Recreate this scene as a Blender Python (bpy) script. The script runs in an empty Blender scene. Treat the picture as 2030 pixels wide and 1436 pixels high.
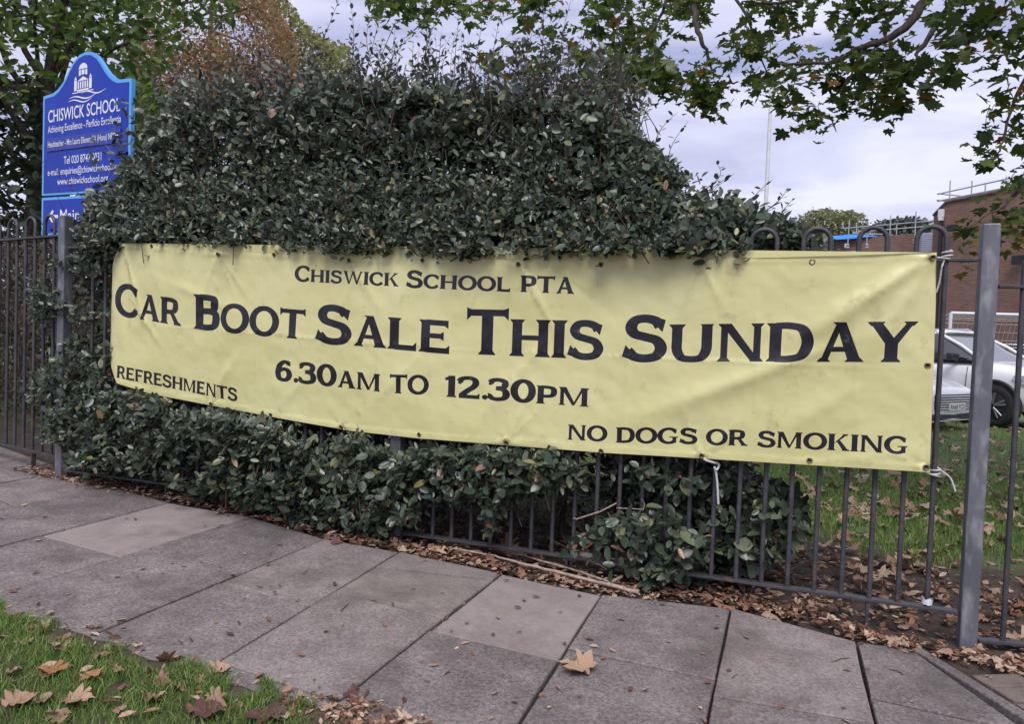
import bpy, bmesh, math, random
import numpy as np
from mathutils import Vector, Matrix, noise
from mathutils.geometry import delaunay_2d_cdt

R_ = math.radians
rng = np.random.default_rng(7)
random.seed(7)
scene = bpy.context.scene
col = scene.collection

# ------------------------------------------------------------------ camera
CAM = np.array([0.0, 0.0, 1.14])
FPX, CX, CY = 1440.0, 1015.0, 718.0
ROLL, PITCH = 0.036, -math.atan(47 / 1440.0)
fw = np.array([0.0, math.cos(PITCH), math.sin(PITCH)])
_r0 = np.array([1.0, 0, 0]); _u0 = np.cross(_r0, fw)
rt = _r0 * math.cos(ROLL) + _u0 * math.sin(ROLL)
up = -_r0 * math.sin(ROLL) + _u0 * math.cos(ROLL)
cd = bpy.data.cameras.new('camera'); camera = bpy.data.objects.new('camera', cd); col.objects.link(camera)
cd.sensor_width = 36.0; cd.lens = 36.0 * FPX / 2030.0
cd.clip_start = 0.05; cd.clip_end = 2000
mw = Matrix(((rt[0], up[0], -fw[0], CAM[0]), (rt[1], up[1], -fw[1], CAM[1]), (rt[2], up[2], -fw[2], CAM[2]), (0, 0, 0, 1)))
camera.matrix_world = mw
scene.camera = camera

# ------------------------------------------------------------------ world, sun, exposure
SUN_EL, SUN_AZ = 54.0, 186.0           # azimuth measured clockwise from +Y: behind the camera, a little left
world = bpy.data.worlds.new('World'); scene.world = world; world.use_nodes = True
wn = world.node_tree.nodes; wl = world.node_tree.links; wn.clear()
wo = wn.new('ShaderNodeOutputWorld'); wb = wn.new('ShaderNodeBackground'); wb.inputs['Strength'].default_value = 0.078
sky = wn.new('ShaderNodeTexSky'); sky.sky_type = 'NISHITA'; sky.sun_disc = False
sky.sun_elevation = R_(SUN_EL); sky.sun_rotation = R_(SUN_AZ)
tc = wn.new('ShaderNodeTexCoord'); mp = wn.new('ShaderNodeMapping'); mp.inputs['Scale'].default_value = (1.8, 1.8, 9.0)
mp.inputs['Location'].default_value = (0.35, 0.1, 0.4)
wl.new(tc.outputs['Generated'], mp.inputs['Vector'])
nz = wn.new('ShaderNodeTexNoise'); nz.inputs['Scale'].default_value = 1.5; nz.inputs['Detail'].default_value = 5; nz.inputs['Roughness'].default_value = 0.5
nz.inputs['Distortion'].default_value = 0.5
wl.new(mp.outputs[0], nz.inputs['Vector'])
cr = wn.new('ShaderNodeValToRGB'); cr.color_ramp.elements[0].position = 0.36; cr.color_ramp.elements[1].position = 0.67
cr.color_ramp.elements[0].color = (0.365, 0.39, 0.615, 1); cr.color_ramp.elements[1].color = (0.79, 0.785, 0.95, 1)
wl.new(nz.outputs['Fac'], cr.inputs['Fac'])
sc10 = wn.new('ShaderNodeVectorMath'); sc10.operation = 'SCALE'; sc10.inputs['Scale'].default_value = 8.0
wl.new(cr.outputs['Color'], sc10.inputs[0])
mxw = wn.new('ShaderNodeMix'); mxw.data_type = 'RGBA'; mxw.inputs['Factor'].default_value = 0.9
wl.new(sky.outputs[0], mxw.inputs['A']); wl.new(sc10.outputs[0], mxw.inputs['B'])
wl.new(mxw.outputs['Result'], wb.inputs['Color']); wl.new(wb.outputs[0], wo.inputs['Surface'])
sl = bpy.data.lights.new('sun', 'SUN'); sl.energy = 1.5; sl.angle = R_(32); sl.color = (1.0, 0.96, 0.92)
sun = bpy.data.objects.new('sun', sl); col.objects.link(sun)
_d = Vector((math.sin(R_(SUN_AZ)) * math.cos(R_(SUN_EL)), math.cos(R_(SUN_AZ)) * math.cos(R_(SUN_EL)), math.sin(R_(SUN_EL))))
sun.rotation_euler = _d.to_track_quat('Z', 'Y').to_euler()
vs = scene.view_settings; vs.view_transform = 'Standard'; vs.look = 'None'; vs.gamma = 1.0; vs.use_curve_mapping = False
vs.exposure = 0.95
scene.cycles.max_bounces = 8; scene.cycles.transparent_max_bounces = 8

# ------------------------------------------------------------------ placing helpers
def ray(x, y): return fw + rt * ((x - CX) / FPX) - up * ((y - CY) / FPX)
def at(x, y, d): return CAM + ray(x, y) * d
PM = np.array([-0.619, 4.029]); UU = np.array([0.9384, -0.3455]); NN = np.array([0.3455, 0.9384])
SL, SR = -2.577, 2.777
PL = PM + UU * SL; PR = PM + UU * SR
def fs(p): d = np.asarray(p)[:2] - PM; return d @ UU
def ft(p): d = np.asarray(p)[:2] - PM; return d @ NN
def F(s, t, z): q = PM + UU * s + NN * t; return np.array([q[0], q[1], z])
def gz(x, y):
    s = (x - PM[0]) * UU[0] + (y - PM[1]) * UU[1]
    return -0.006 - 0.0355 * 7.0 * math.tanh(s / 7.0)
def ground(px, py):
    v = ray(px, py); k = 3.0
    for _ in range(40):
        p = CAM + v * k
        k += (gz(p[0], p[1]) - p[2]) / v[2] * 0.8
        k = min(max(k, .5), 80)
    return CAM + v * k
def onplane(px, py, t=0.0):
    v = ray(px, py); k = (t - ft(CAM)) / (v[0] * NN[0] + v[1] * NN[1]); p = CAM + v * k
    return fs(p), p[2]
def inpoly(x, y, poly):
    c = False; j = len(poly) - 1
    for i in range(len(poly)):
        xi, yi = poly[i]; xj, yj = poly[j]
        if (yi > y) != (yj > y) and x < (xj - xi) * (y - yi) / (yj - yi) + xi: c = not c
        j = i
    return c
def sample(poly, n):
    xs = [p[0] for p in poly]; ys = [p[1] for p in poly]; out = []
    while len(out) < n:
        x = random.uniform(min(xs), max(xs)); y = random.uniform(min(ys), max(ys))
        if inpoly(x, y, poly): out.append((x, y))
    return out

# ------------------------------------------------------------------ object helpers
def tag(o, label=None, cat=None, group=None, kind=None):
    if label: o['label'] = label
    if cat: o['category'] = cat
    if group: o['group'] = group
    if kind: o['kind'] = kind
    return o
def root(name, loc, label=None, cat=None, group=None, rz=0.0, kind=None):
    o = bpy.data.objects.new(name, None); o.empty_display_size = 0.1
    o.location = tuple(float(v) for v in loc); o.rotation_euler = (0, 0, rz); col.objects.link(o)
    return tag(o, label, cat, group, kind)
def world_off(parent):
    v = Vector((0, 0, 0))
    while parent is not None:
        v += parent.location; parent = parent.parent
    return v
class MB:
    def __init__(s): s.v = []; s.f = []; s.m = []; s.sm = []
    def add(s, vs, fs_, mi=0, smooth=False):
        b = len(s.v); s.v += [tuple(float(c) for c in p) for p in vs]
        for f in fs_: s.f.append(tuple(i + b for i in f)); s.m.append(mi); s.sm.append(smooth)
    def box(s, c, sx, sy, sz, ax=(1, 0), mi=0):
        # c = centre, ax = horizontal direction of the local x axis
        a = np.array([ax[0], ax[1], 0.0]); a /= np.linalg.norm(a); b = np.array([-a[1], a[0], 0]); k = np.array([0, 0, 1.0]); c = np.array(c, float)
        vs_ = [c + a * i * sx / 2 + b * j * sy / 2 + k * l * sz / 2 for l in (-1, 1) for j in (-1, 1) for i in (-1, 1)]
        s.add(vs_, [(0, 2, 3, 1), (4, 5, 7, 6), (0, 1, 5, 4), (2, 6, 7, 3), (0, 4, 6, 2), (1, 3, 7, 5)], mi)
    def tube(s, pts, r, n=8, mi=0, cap=True):
        pts = [np.array(p, float) for p in pts]; rs = r if hasattr(r, '__len__') else [r] * len(pts)
        rings = []; ref = None
        for i, p in enumerate(pts):
            d = pts[min(i + 1, len(pts) - 1)] - pts[max(i - 1, 0)]; d = d / (np.linalg.norm(d) + 1e-12)
            if ref is None:
                ref = np.cross(d, [0.3, 0.2, 0.9]); 
                if np.linalg.norm(ref) < 1e-3: ref = np.cross(d, [1, 0, 0])
            ref = ref - d * (ref @ d); ref /= np.linalg.norm(ref) + 1e-12; b = np.cross(d, ref)
            rings.append([p + (ref * math.cos(2 * math.pi * k / n) + b * math.sin(2 * math.pi * k / n)) * rs[i] for k in range(n)])
        vs_ = [q for g in rings for q in g]; f = []
        for i in range(len(pts) - 1):
            for k in range(n):
                k2 = (k + 1) % n; f.append((i * n + k, i * n + k2, (i + 1) * n + k2, (i + 1) * n + k))
        s.add(vs_, f, mi, True)
        if cap: s.add(rings[0], [tuple(reversed(range(n)))], mi); s.add(rings[-1], [tuple(range(n))], mi)
    def build(s, name, mats, parent=None, local=False, bevel=0.0, subsurf=0, fixn=False):
        me = bpy.data.meshes.new(name)
        off = Vector((0, 0, 0)) if (local or parent is None) else world_off(parent)
        me.from_pydata([(x - off.x, y - off.y, z - off.z) for x, y, z in s.v], [], s.f)
        if not isinstance(mats, (list, tuple)): mats = [mats]
        for m in mats: me.materials.append(m)
        me.polygons.foreach_set('material_index', s.m); me.polygons.foreach_set('use_smooth', s.sm)
        me.update()
        if fixn:
            bm = bmesh.new(); bm.from_mesh(me); bmesh.ops.remove_doubles(bm, verts=bm.verts, dist=1e-5)
            bmesh.ops.recalc_face_normals(bm, faces=bm.faces); bm.to_mesh(me); bm.free()
        o = bpy.data.objects.new(name, me); col.objects.link(o); o.parent = parent
        if bevel:
            b = o.modifiers.new('bevel', 'BEVEL'); b.width = bevel; b.segments = 2; b.limit_method = 'ANGLE'
        if subsurf:
            b = o.modifiers.new('subsurf', 'SUBSURF'); b.levels = subsurf; b.render_levels = subsurf
        return o
def npmesh(name, V, faces, mats, parent=None, smooth=True, matidx=None):
    """faces: list of int arrays (k, n) of equal-size polygons"""
    me = bpy.data.meshes.new(name)
    off = world_off(parent) if parent is not None else Vector((0, 0, 0))
    V = np.asarray(V, np.float32).reshape(-1, 3) - np.array(off, np.float32)
    me.vertices.add(len(V)); me.vertices.foreach_set('co', V.ravel())
    loops = np.concatenate([f.ravel() for f in faces]).astype(np.int32)
    tot = np.concatenate([np.full(len(f), f.shape[1], np.int32) for f in faces])
    start = np.concatenate([[0], np.cumsum(tot)[:-1]]).astype(np.int32)
    me.loops.add(len(loops)); me.loops.foreach_set('vertex_index', loops)
    me.polygons.add(len(tot)); me.polygons.foreach_set('loop_start', start)
    try: me.polygons.foreach_set('loop_total', tot)
    except Exception: pass
    me.polygons.foreach_set('use_smooth', np.full(len(tot), smooth))
    if not isinstance(mats, (list, tuple)): mats = [mats]
    for m in mats: me.materials.append(m)
    if matidx is not None: me.polygons.foreach_set('material_index', np.asarray(matidx, np.int32))
    me.update(calc_edges=True); me.validate()
    o = bpy.data.objects.new(name, me); col.objects.link(o); o.parent = parent
    return o

# ------------------------------------------------------------------ materials
def newmat(name):
    m = bpy.data.materials.new(name); m.use_nodes = True
    return m, m.node_tree.nodes, m.node_tree.links, m.node_tree.nodes['Principled BSDF']
def lin(c): return tuple(((v / 255) / 12.92 if v / 255 < .04045 else ((v / 255 + .055) / 1.055) ** 2.4) for v in c)
def surf(name, c1, c2=None, scale=8.0, rough=0.6, detail=4, bump=0.0, bscale=None, metallic=0.0, spec=0.5, coord='Object', stretch=None, c3=None, s3=60.0, p3=(.62, .72), rrange=0.0):
    m, n, l, b = newmat(name)
    t = n.new('ShaderNodeTexCoord'); src = t.outputs[coord]
    if stretch:
        mpn = n.new('ShaderNodeMapping'); mpn.inputs['Scale'].default_value = stretch; l.new(src, mpn.inputs[0]); src = mpn.outputs[0]
    a = n.new('ShaderNodeTexNoise'); a.inputs['Scale'].default_value = scale; a.inputs['Detail'].default_value = detail; l.new(src, a.inputs['Vector'])
    r = n.new('ShaderNodeValToRGB'); r.color_ramp.elements[0].position = .35; r.color_ramp.elements[1].position = .65
    r.color_ramp.elements[0].color = (*c1, 1); r.color_ramp.elements[1].color = (*(c2 or c1), 1)
    l.new(a.outputs['Fac'], r.inputs[0]); out = r.outputs[0]
    if c3 is not None:
        a3 = n.new('ShaderNodeTexNoise'); a3.inputs['Scale'].default_value = s3; a3.inputs['Detail'].default_value = 3; l.new(src, a3.inputs['Vector'])
        r3 = n.new('ShaderNodeValToRGB'); r3.color_ramp.elements[0].position = p3[0]; r3.color_ramp.elements[1].position = p3[1]
        r3.color_ramp.elements[0].color = (0, 0, 0, 1); r3.color_ramp.elements[1].color = (1, 1, 1, 1); l.new(a3.outputs['Fac'], r3.inputs[0])
        mx = n.new('ShaderNodeMix'); mx.data_type = 'RGBA'; l.new(r3.outputs[0], mx.inputs['Factor']); l.new(out, mx.inputs['A']); mx.inputs['B'].default_value = (*c3, 1); out = mx.outputs['Result']
    l.new(out, b.inputs['Base Color']); b.inputs['Roughness'].default_value = rough; b.inputs['Metallic'].default_value = metallic
    b.inputs['Specular IOR Level'].default_value = spec
    if rrange:
        mr = n.new('ShaderNodeMapRange'); mr.inputs['To Min'].default_value = rough - rrange; mr.inputs['To Max'].default_value = rough + rrange; l.new(a.outputs['Fac'], mr.inputs[0]); l.new(mr.outputs[0], b.inputs['Roughness'])
    if bump:
        bn = n.new('ShaderNodeTexNoise'); bn.inputs['Scale'].default_value = bscale or scale * 8; bn.inputs['Detail'].default_value = 5; l.new(src, bn.inputs['Vector'])
        bp = n.new('ShaderNodeBump'); bp.inputs['Strength'].default_value = bump; bp.inputs['Distance'].default_value = 0.01
        l.new(bn.outputs['Fac'], bp.inputs['Height']); l.new(bp.outputs[0], b.inputs['Normal'])
    return m
def leafmat(name, cols, back=None, rough=0.4, trans=0.15, spec=0.5, obj=False):
    """a leaf: colour varies from leaf to leaf; the underside may be paler"""
    m, n, l, b = newmat(name)
    r = n.new('ShaderNodeValToRGB'); e = r.color_ramp.elements
    while len(e) < len(cols): e.new(0.5)
    for i, (p, c) in enumerate(cols): e[i].position = p; e[i].color = (*c, 1)
    if obj: g = n.new('ShaderNodeObjectInfo'); l.new(g.outputs['Random'], r.inputs[0])
    else: g = n.new('ShaderNodeNewGeometry'); l.new(g.outputs['Random Per Island'], r.inputs[0])
    out = r.outputs[0]
    tcn = n.new('ShaderNodeTexCoord'); nn = n.new('ShaderNodeTexNoise'); nn.inputs['Scale'].default_value = 30; l.new(tcn.outputs['Object'], nn.inputs['Vector'])
    hs = n.new('ShaderNodeHueSaturation'); mr = n.new('ShaderNodeMapRange'); mr.inputs['To Min'].default_value = .75; mr.inputs['To Max'].default_value = 1.25
    l.new(nn.outputs['Fac'], mr.inputs[0]); l.new(mr.outputs[0], hs.inputs['Value']); l.new(out, hs.inputs['Color']); out = hs.outputs[0]
    if back is not None:
        gg = n.new('ShaderNodeNewGeometry'); mx = n.new('ShaderNodeMix'); mx.data_type = 'RGBA'
        l.new(gg.outputs['Backfacing'], mx.inputs['Factor']); l.new(out, mx.inputs['A']); mx.inputs['B'].default_value = (*back, 1); out = mx.outputs['Result']
    l.new(out, b.inputs['Base Color']); b.inputs['Roughness'].default_value = rough; b.inputs['Specular IOR Level'].default_value = spec
    if trans:
        tr = n.new('ShaderNodeBsdfTranslucent'); ms = n.new('ShaderNodeMixShader'); ms.inputs[0].default_value = trans
        l.new(out, tr.inputs['Color']); l.new(b.outputs[0], ms.inputs[1]); l.new(tr.outputs[0], ms.inputs[2]); l.new(ms.outputs[0], n['Material Output'].inputs['Surface'])
    return m

M_steel = surf('galvanised_steel', (.115, .12, .138), (.17, .175, .20), 7, .5, bump=.15, bscale=90, metallic=.25, stretch=(1, 1, .35), c3=(.285, .29, .31), s3=22, p3=(.52, .72))
M_rail = surf('grey_railing_paint', (.040, .038, .046), (.066, .063, .074), 18, .5, bump=.25, bscale=120, c3=(.13, .070, .042), s3=20, p3=(.60, .74))
M_cord = surf('white_cord', (.62, .6, .6), (.45, .43, .43), 120, .8)
def slabmat(a, b_, i):
    """weathered concrete: broad staining, blotches and salt-and-pepper aggregate"""
    m, n, l, b = newmat('paving_concrete'); t = n.new('ShaderNodeTexCoord'); src = t.outputs['Object']
    def nz_(s, d, r=.6): q = n.new('ShaderNodeTexNoise'); q.inputs['Scale'].default_value = s; q.inputs['Detail'].default_value = d; q.inputs['Roughness'].default_value = r; l.new(src, q.inputs['Vector']); return q.outputs['Fac']
    def rp(f, p0, p1, c0, c1): q = n.new('ShaderNodeValToRGB'); q.color_ramp.elements[0].position = p0; q.color_ramp.elements[1].position = p1; q.color_ramp.elements[0].color = (*c0, 1); q.color_ramp.elements[1].color = (*c1, 1); l.new(f, q.inputs[0]); return q.outputs[0]
    def mixc(f, A, Bc, mode='MIX'): q = n.new('ShaderNodeMix'); q.data_type = 'RGBA'; q.blend_type = mode; (l.new(f, q.inputs['Factor']) if not isinstance(f, float) else setattr(q.inputs['Factor'], 'default_value', f)); l.new(A, q.inputs['A']); (l.new(Bc, q.inputs['B']) if not isinstance(Bc, tuple) else setattr(q.inputs['B'], 'default_value', (*Bc, 1))); return q.outputs['Result']
    base = rp(nz_(4.3, 10, .74), .36, .64, a, b_)
    k = [.75, 1.0, 1.0, .15, .45][i]
    grain = rp(nz_(75, 4, .75), .36, .66, (1 - .45 * k,) * 3, (1 + .40 * k,) * 3); out = mixc(1.0, base, grain, 'MULTIPLY')
    spark = rp(nz_(210, 2), .66, .71, (0, 0, 0), (.8 * k, .8 * k, .8 * k)); out = mixc(spark, out, (.52, .49, .49))
    stain = rp(nz_(1.7, 8, .72), .50, .68, (0, 0, 0), (.75, .75, .75)); out = mixc(stain, out, (a[0] * .60, a[1] * .585, a[2] * .56))
    vo = n.new('ShaderNodeTexVoronoi'); vo.inputs['Scale'].default_value = 5.5; l.new(src, vo.inputs['Vector'])
    gum = rp(vo.outputs['Distance'], .055, .075, (.7, .7, .7), (0, 0, 0)); sel = rp(nz_(2.3, 2), .52, .56, (0, 0, 0), (1, 1, 1)); gs = mixc(1.0, gum, sel, 'MULTIPLY'); out = mixc(gs, out, (a[0] * .5, a[1] * .5, a[2] * .5))
    wet = rp(nz_(11, 7, .75), .60, .70, (0, 0, 0), (.4, .4, .4)); out = mixc(wet, out, (a[0] * .7, a[1] * .72, a[2] * .66))
    pit = rp(nz_(120, 3), .22, .33, (1, 1, 1), (0, 0, 0)); out = mixc(pit, out, (.055, .047, .045))
    l.new(out, b.inputs['Base Color']); b.inputs['Roughness'].default_value = .85; b.inputs['Specular IOR Level'].default_value = .3
    bp = n.new('ShaderNodeBump'); bp.inputs['Strength'].default_value = .25 + .25 * k; bp.inputs['Distance'].default_value = .006; l.new(nz_(110, 5), bp.inputs['Height']); l.new(bp.outputs[0], b.inputs['Normal'])
    return m
M_slab = []
for i, (a, b_) in enumerate([((.165, .138, .132), (.285, .243, .234)), ((.150, .129, .126), (.26, .226, .220)), ((.135, .117, .114), (.24, .209, .203)), ((.24, .20, .193), (.33, .28, .268)), ((.178, .151, .140), (.28, .243, .226))]):
    M_slab.append(slabmat(a, b_, i))
M_slabsoil = surf('joint_dirt', (.030, .024, .020), (.055, .044, .034), 30, .95, bump=.5, c3=(.06, .085, .025), s3=5, p3=(.52, .6))
M_soil = surf('soil', (.035, .026, .020), (.085, .062, .046), 9, .95, bump=.8, bscale=60, c3=(.15, .09, .06), s3=70, p3=(.6, .7))
M_wood = surf('bark', (.06, .045, .035), (.13, .10, .08), 12, .9, bump=.8, bscale=30, stretch=(3, 3, .7))
M_stem = surf('red_brown_stem', (.07, .035, .027), (.12, .065, .05), 25, .7)
M_twigb = surf('pale_dead_twig', (.30, .22, .18), (.42, .33, .28), 40, .8, bump=.5, bscale=120, c3=(.16, .10, .08), s3=60)
# ------------------------------------------------------------------ ground sheet
def ground_material():
    m, n, l, b = newmat('ground_earth_and_grass')
    t = n.new('ShaderNodeTexCoord')
    def noise_(s, d=5):
        a = n.new('ShaderNodeTexNoise'); a.inputs['Scale'].default_value = s; a.inputs['Detail'].default_value = d; l.new(t.outputs['Object'], a.inputs['Vector']); return a.outputs['Fac']
    def ramp(src, p0, p1, c0, c1):
        r = n.new('ShaderNodeValToRGB'); r.color_ramp.elements[0].position = p0; r.color_ramp.elements[1].position = p1
        r.color_ramp.elements[0].color = (*c0, 1); r.color_ramp.elements[1].color = (*c1, 1); l.new(src, r.inputs[0]); return r.outputs[0]
    soil = ramp(noise_(14), .35, .7, (.030, .022, .017), (.085, .058, .042))
    grass = ramp(noise_(2.5), .3, .7, (.080, .135, .033), (.125, .18, .05))
    fine = ramp(noise_(40), .4, .7, (0, 0, 0), (1, 1, 1))
    mg = n.new('ShaderNodeMix'); mg.data_type = 'RGBA'; l.new(fine, mg.inputs['Factor']); l.new(grass, mg.inputs['A']); mg.inputs['B'].default_value = (.11, .12, .05, 1)
    d = n.new('ShaderNodeVectorMath'); d.operation = 'DOT_PRODUCT'; l.new(t.outputs['Object'], d.inputs[0]); d.inputs[1].default_value = (NN[0], NN[1], 0)
    ns = n.new('ShaderNodeMath'); ns.operation = 'MULTIPLY_ADD'; l.new(noise_(2.2, 6), ns.inputs[0]); ns.inputs[1].default_value = 1.6; l.new(d.outputs['Value'], ns.inputs[2])
    t0 = float(PM @ NN)
    fac = n.new('ShaderNodeMapRange'); l.new(ns.outputs[0], fac.inputs[0]); fac.inputs['From Min'].default_value = t0 + 2.1; fac.inputs['From Max'].default_value = t0 + 2.9
    mx = n.new('ShaderNodeMix'); mx.data_type = 'RGBA'; l.new(fac.outputs[0], mx.inputs['Factor']); l.new(soil, mx.inputs['A']); l.new(mg.outputs['Result'], mx.inputs['B'])
    l.new(mx.outputs['Result'], b.inputs['Base Color']); b.inputs['Roughness'].default_value = .95
    bp = n.new('ShaderNodeBump'); bp.inputs['Strength'].default_value = .7; bp.inputs['Distance'].default_value = .02; l.new(noise_(45, 6), bp.inputs['Height']); l.new(bp.outputs[0], b.inputs['Normal'])
    return m
M_ground = ground_material()

# verge edge, fence edge of the paving (found where they lie on the ground)
VERGE = [ground(*p) for p in [(0, 1213), (90, 1238), (183, 1262), (310, 1312), (411, 1337), (560, 1387), (667, 1412), (760, 1440)]]
v0, v1 = VERGE[0], VERGE[-1]
dv = (v1 - v0) / np.linalg.norm((v1 - v0)[:2])
VERGE = [v0 - dv * 5] + VERGE + [v1 + dv * 6]
VS = [fs(p) for p in VERGE]; VT = [ft(p) for p in VERGE]
def verge_t(s): return float(np.interp(s, VS, VT))
FEDGE = [ground(*p) for p in [(120, 955), (350, 996), (500, 1027), (645, 1067), (792, 1096), (1000, 1139), (1192, 1181), (1449, 1207), (1640, 1243), (1697, 1275), (1810, 1300)]]
ES = [fs(p) for p in FEDGE]; ET = [ft(p) for p in FEDGE]
def fedge_t(s): return float(np.interp(s, [-9] + ES + [9], [ET[0] + .5] + ET + [ET[-1]]))

def build_ground():
    xs = np.unique(np.concatenate([np.linspace(-220, -14, 14), np.linspace(-14, -6, 10), np.linspace(-6, 5, 90), np.linspace(5, 20, 20), np.linspace(20, 220, 14)]))
    ys = np.unique(np.concatenate([np.linspace(-30, -2, 8), np.linspace(-2, 7.5, 80), np.linspace(7.5, 25, 24), np.linspace(25, 300, 14)]))
    V = []
    for y in ys:
        for x in xs:
            s, t = fs((x, y)), ft((x, y)); z = gz(x, y)
            if verge_t(s) - .02 < t < fedge_t(s) + .02: z -= .045
            elif t < verge_t(s): z -= .045
            else: z += -.012 + .018 * noise.noise((x * 2.2, y * 2.2, 1.7))
            V.append((x, y, z))
    nx, ny = len(xs), len(ys)
    q = np.array([(j * nx + i, j * nx + i + 1, (j + 1) * nx + i + 1, (j + 1) * nx + i) for j in range(ny - 1) for i in range(nx - 1)])
    tag(npmesh('ground', V, [q], M_ground), kind='structure')
build_ground()
def build_verge():
    V = []; ss = np.linspace(-9, 7, 330); K = 26
    for s in ss:
        te = verge_t(s) - .004 + .012 * noise.noise((s * 9, 3, 1))
        for k in range(K):
            t = te - 3.0 * (k / (K - 1)) ** 2; x, y = PM + UU * s + NN * t
            V.append((x, y, gz(x, y) + (-.05 if k == 0 else .004 + .012 * noise.noise((x * 5, y * 5, 2)) + .01 * noise.noise((x * 16, y * 16, 2)))))
    q = np.array([(i * K + k, i * K + k + 1, (i + 1) * K + k + 1, (i + 1) * K + k) for i in range(len(ss) - 1) for k in range(K - 1)])
    tag(npmesh('verge', V, [q], surf('verge_earth', (.045, .036, .024), (.085, .075, .04), 22, .95, bump=.8, bscale=90, c3=(.11, .075, .05), s3=50)), kind='structure')
build_verge()

# ------------------------------------------------------------------ paving
JP = [  # joints across the pavement, each (verge-side point, fence-side point), left to right
    ((0, 1084), (335, 997)), ((239, 1104), (500, 1025)), ((183, 1259), (645, 1068)), ((411, 1325), (792, 1094)),
    ((667, 1396), (995, 1137)), ((1030, 1431), (1192, 1180)), ((1402, 1431), (1449, 1207)), ((1734, 1431), (1697, 1273))]
J = []
for a, b_ in JP:
    A, B = ground(*a)[:2], ground(*b_)[:2]; d = (A - B) / np.linalg.norm(A - B); J.append([B, d])
for k in range(5):                      # and on to the left, out of sight
    B, d = J[0]; sp = np.array([-.53, .31]) if k < 1 else np.array([-.50, .36])
    J.insert(0, [B + sp, d])
def jt(i, px): p = ground(*px)[:2]; B, d = J[i]; return float((p - B) @ d)
off = 5
CROSS = {  # cross joints of the strip between joint i and i+1
    off - 1: [((0, 1023), (127, 1048))], off + 0: [((86, 1063), (239, 1104))], off + 1: [((292, 1089), (454, 1137))], off + 2: [((447, 1157), (614, 1198))],
    off + 3: [((761, 1129), (980, 1150)), ((706, 1180), (883, 1228))], off + 4: [((863, 1254), (1096, 1308))], off + 5: [((1133, 1287), (1417, 1347))], off + 6: [((1414, 1382), (1734, 1436))]}
def zpt(p, dz=0.0): return (p[0], p[1], gz(p[0], p[1]) + dz)
pavement_bed = None
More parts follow.
